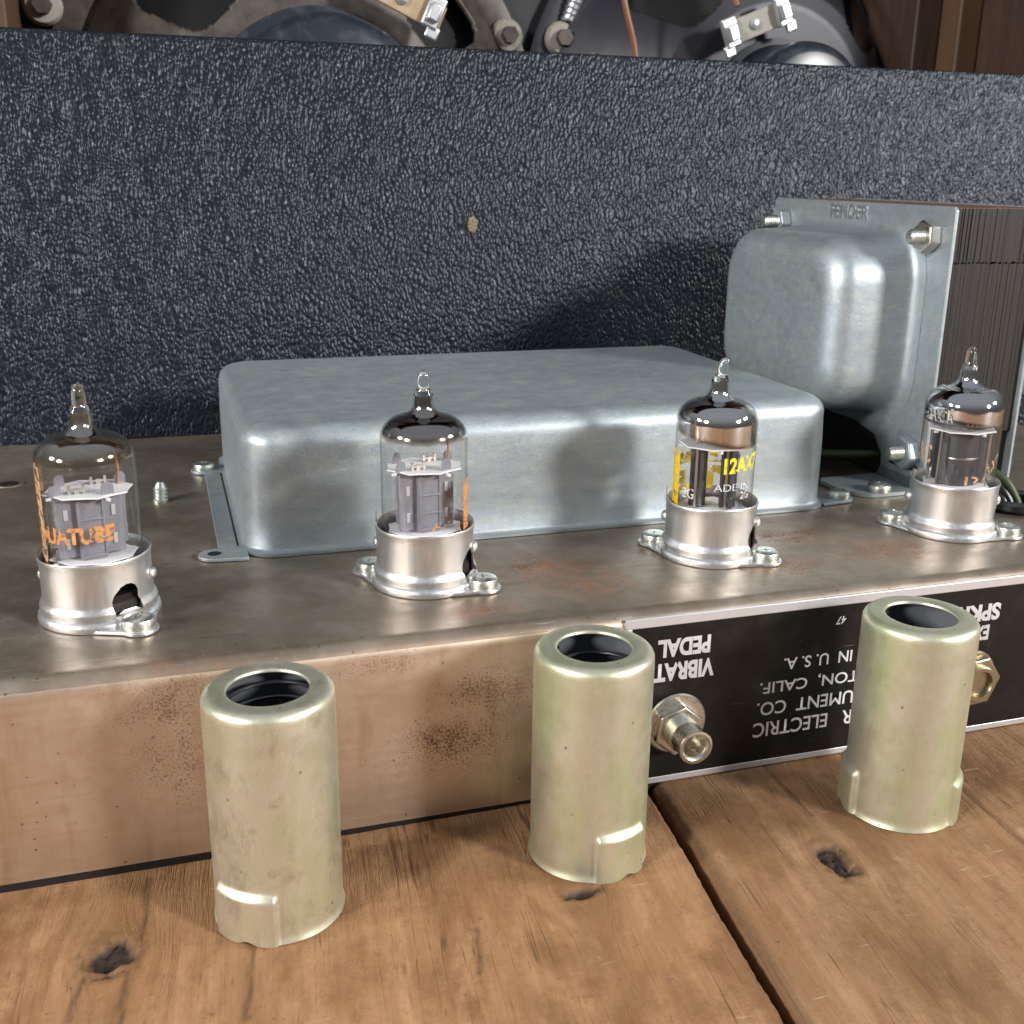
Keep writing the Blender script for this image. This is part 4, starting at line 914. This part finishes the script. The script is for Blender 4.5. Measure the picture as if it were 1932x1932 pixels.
ring = [[Vector((R1*math.cos(B(-60+3*k)), R1*math.sin(B(-60+3*k)), z+o)) for k in range(16)] for z in (3.92, 3.955)]
MB().add(ring[0]+ring[1], [(i, i+1, 17+i, 16+i) for i in range(15)]).build('etched_rule', ETCH, t4)

# ------------------------------------------------------------------ tube shields standing on the table
def shield(x, y, label, bumps, spring, rz, mat, hgt=5.2):
    t = thing('tube_shield', label, 'tube shield', (x, y, 0.012), group='metal tube shields on the wooden table')
    R = 1.355; seg = 160
    def bump(a):
        v = 0
        for c, w in bumps:
            d = abs((a-c+PI) % (2*PI)-PI); v = max(v, min(1, max(0, (w-d)/0.06)))
        return v*v*(3-2*v)
    zs = [0.0, 0.04, 0.09, 0.15, 0.25, 0.45, 0.7, 0.9, 0.98, 1.02, 1.05, 1.08, 1.11, 1.14, 1.17, 1.20, 1.24, 1.3, 1.5, 2.5, 3.5, hgt-0.6, hgt-0.26]
    prof = [(R, z) for z in zs]+[(R-0.22*(1-math.cos(k)), hgt-0.22+0.22*math.sin(k)) for k in [PI/2*i/7 for i in range(1, 8)]]
    prof += [(1.05, hgt+0.004), (0.93, hgt-0.002), (0.865, hgt-0.012), (0.84, hgt-0.035), (0.835, hgt-0.08)]
    vs = []; fs = []
    for r_, z in prof:
        for i in range(seg):
            a = 2*PI*i/seg; q = 0; zz = z
            b = bump(a)
            kz = min(1, max(0, (1.24-z)/0.22)); kz = kz*kz*(3-2*kz)
            q = 0.115*b*kz
            flare = 0.045*max(0, 1-z/0.13)*(1-b)
            if b > 0.5:
                # scalloped lower edge under the raised bayonet boss
                c = min(bumps, key=lambda t_: abs((a-t_[0]+PI) % (2*PI)-PI)); dd = ((a-c[0]+PI) % (2*PI)-PI)/c[1]
                if z < 0.3: zz = z+(0.10*math.exp(-((dd-0.15)/0.22)**2))*(1-z/0.3)
            rr = r_+q+flare if z < 2 else r_
            vs.append((rr*math.cos(a), rr*math.sin(a), zz))
    for j in range(len(prof)-1):
        for i in range(seg): k = (i+1) % seg; fs.append((j*seg+i, j*seg+k, (j+1)*seg+k, (j+1)*seg+i))
    m = MB(); m.add(vs, fs); m.build('shield_body', mat, t, angle=60)
    MB().lathe([(0.835, hgt-0.08), (0.95, hgt-0.10), (R-0.20, hgt-0.14), (R-0.06, hgt-0.3), (R-0.055, 0.02)], 96).build('black_lining', LINING, t, angle=60)
    if spring:
        path = []
        N = 22*5
        for k in range(N+1):
            a = 2*PI*k/22+spring; z = hgt-0.32-0.34*k/22; rr = 0.98-0.012*k/22; path.append((rr*math.cos(a), rr*math.sin(a), z))
        MB().tube(path, 0.05, 10).build('coil_spring', SPRING, t)
    t.rotation_euler.z = rz
    return t
D = math.radians
shield(-0.27, -2.20, 'dull stained yellow zinc can with its boss at left front, leftmost of three', [(D(-128), 0.56), (D(52), 0.56)], 0.4, 0.0, SHIELD_STAINED)
shield(6.91, -2.15, 'greenish yellow zinc can beside the phono jack with boss at right front', [(D(-76), 0.50), (D(104), 0.50)], 2.2, 0.0, SHIELD)
shield(15.23, -2.59, 'bright zinc can with bosses on both sides covering the plate lettering', [(D(160), 0.46), (D(-43), 0.40)], 0, 0.0, SHIELD)
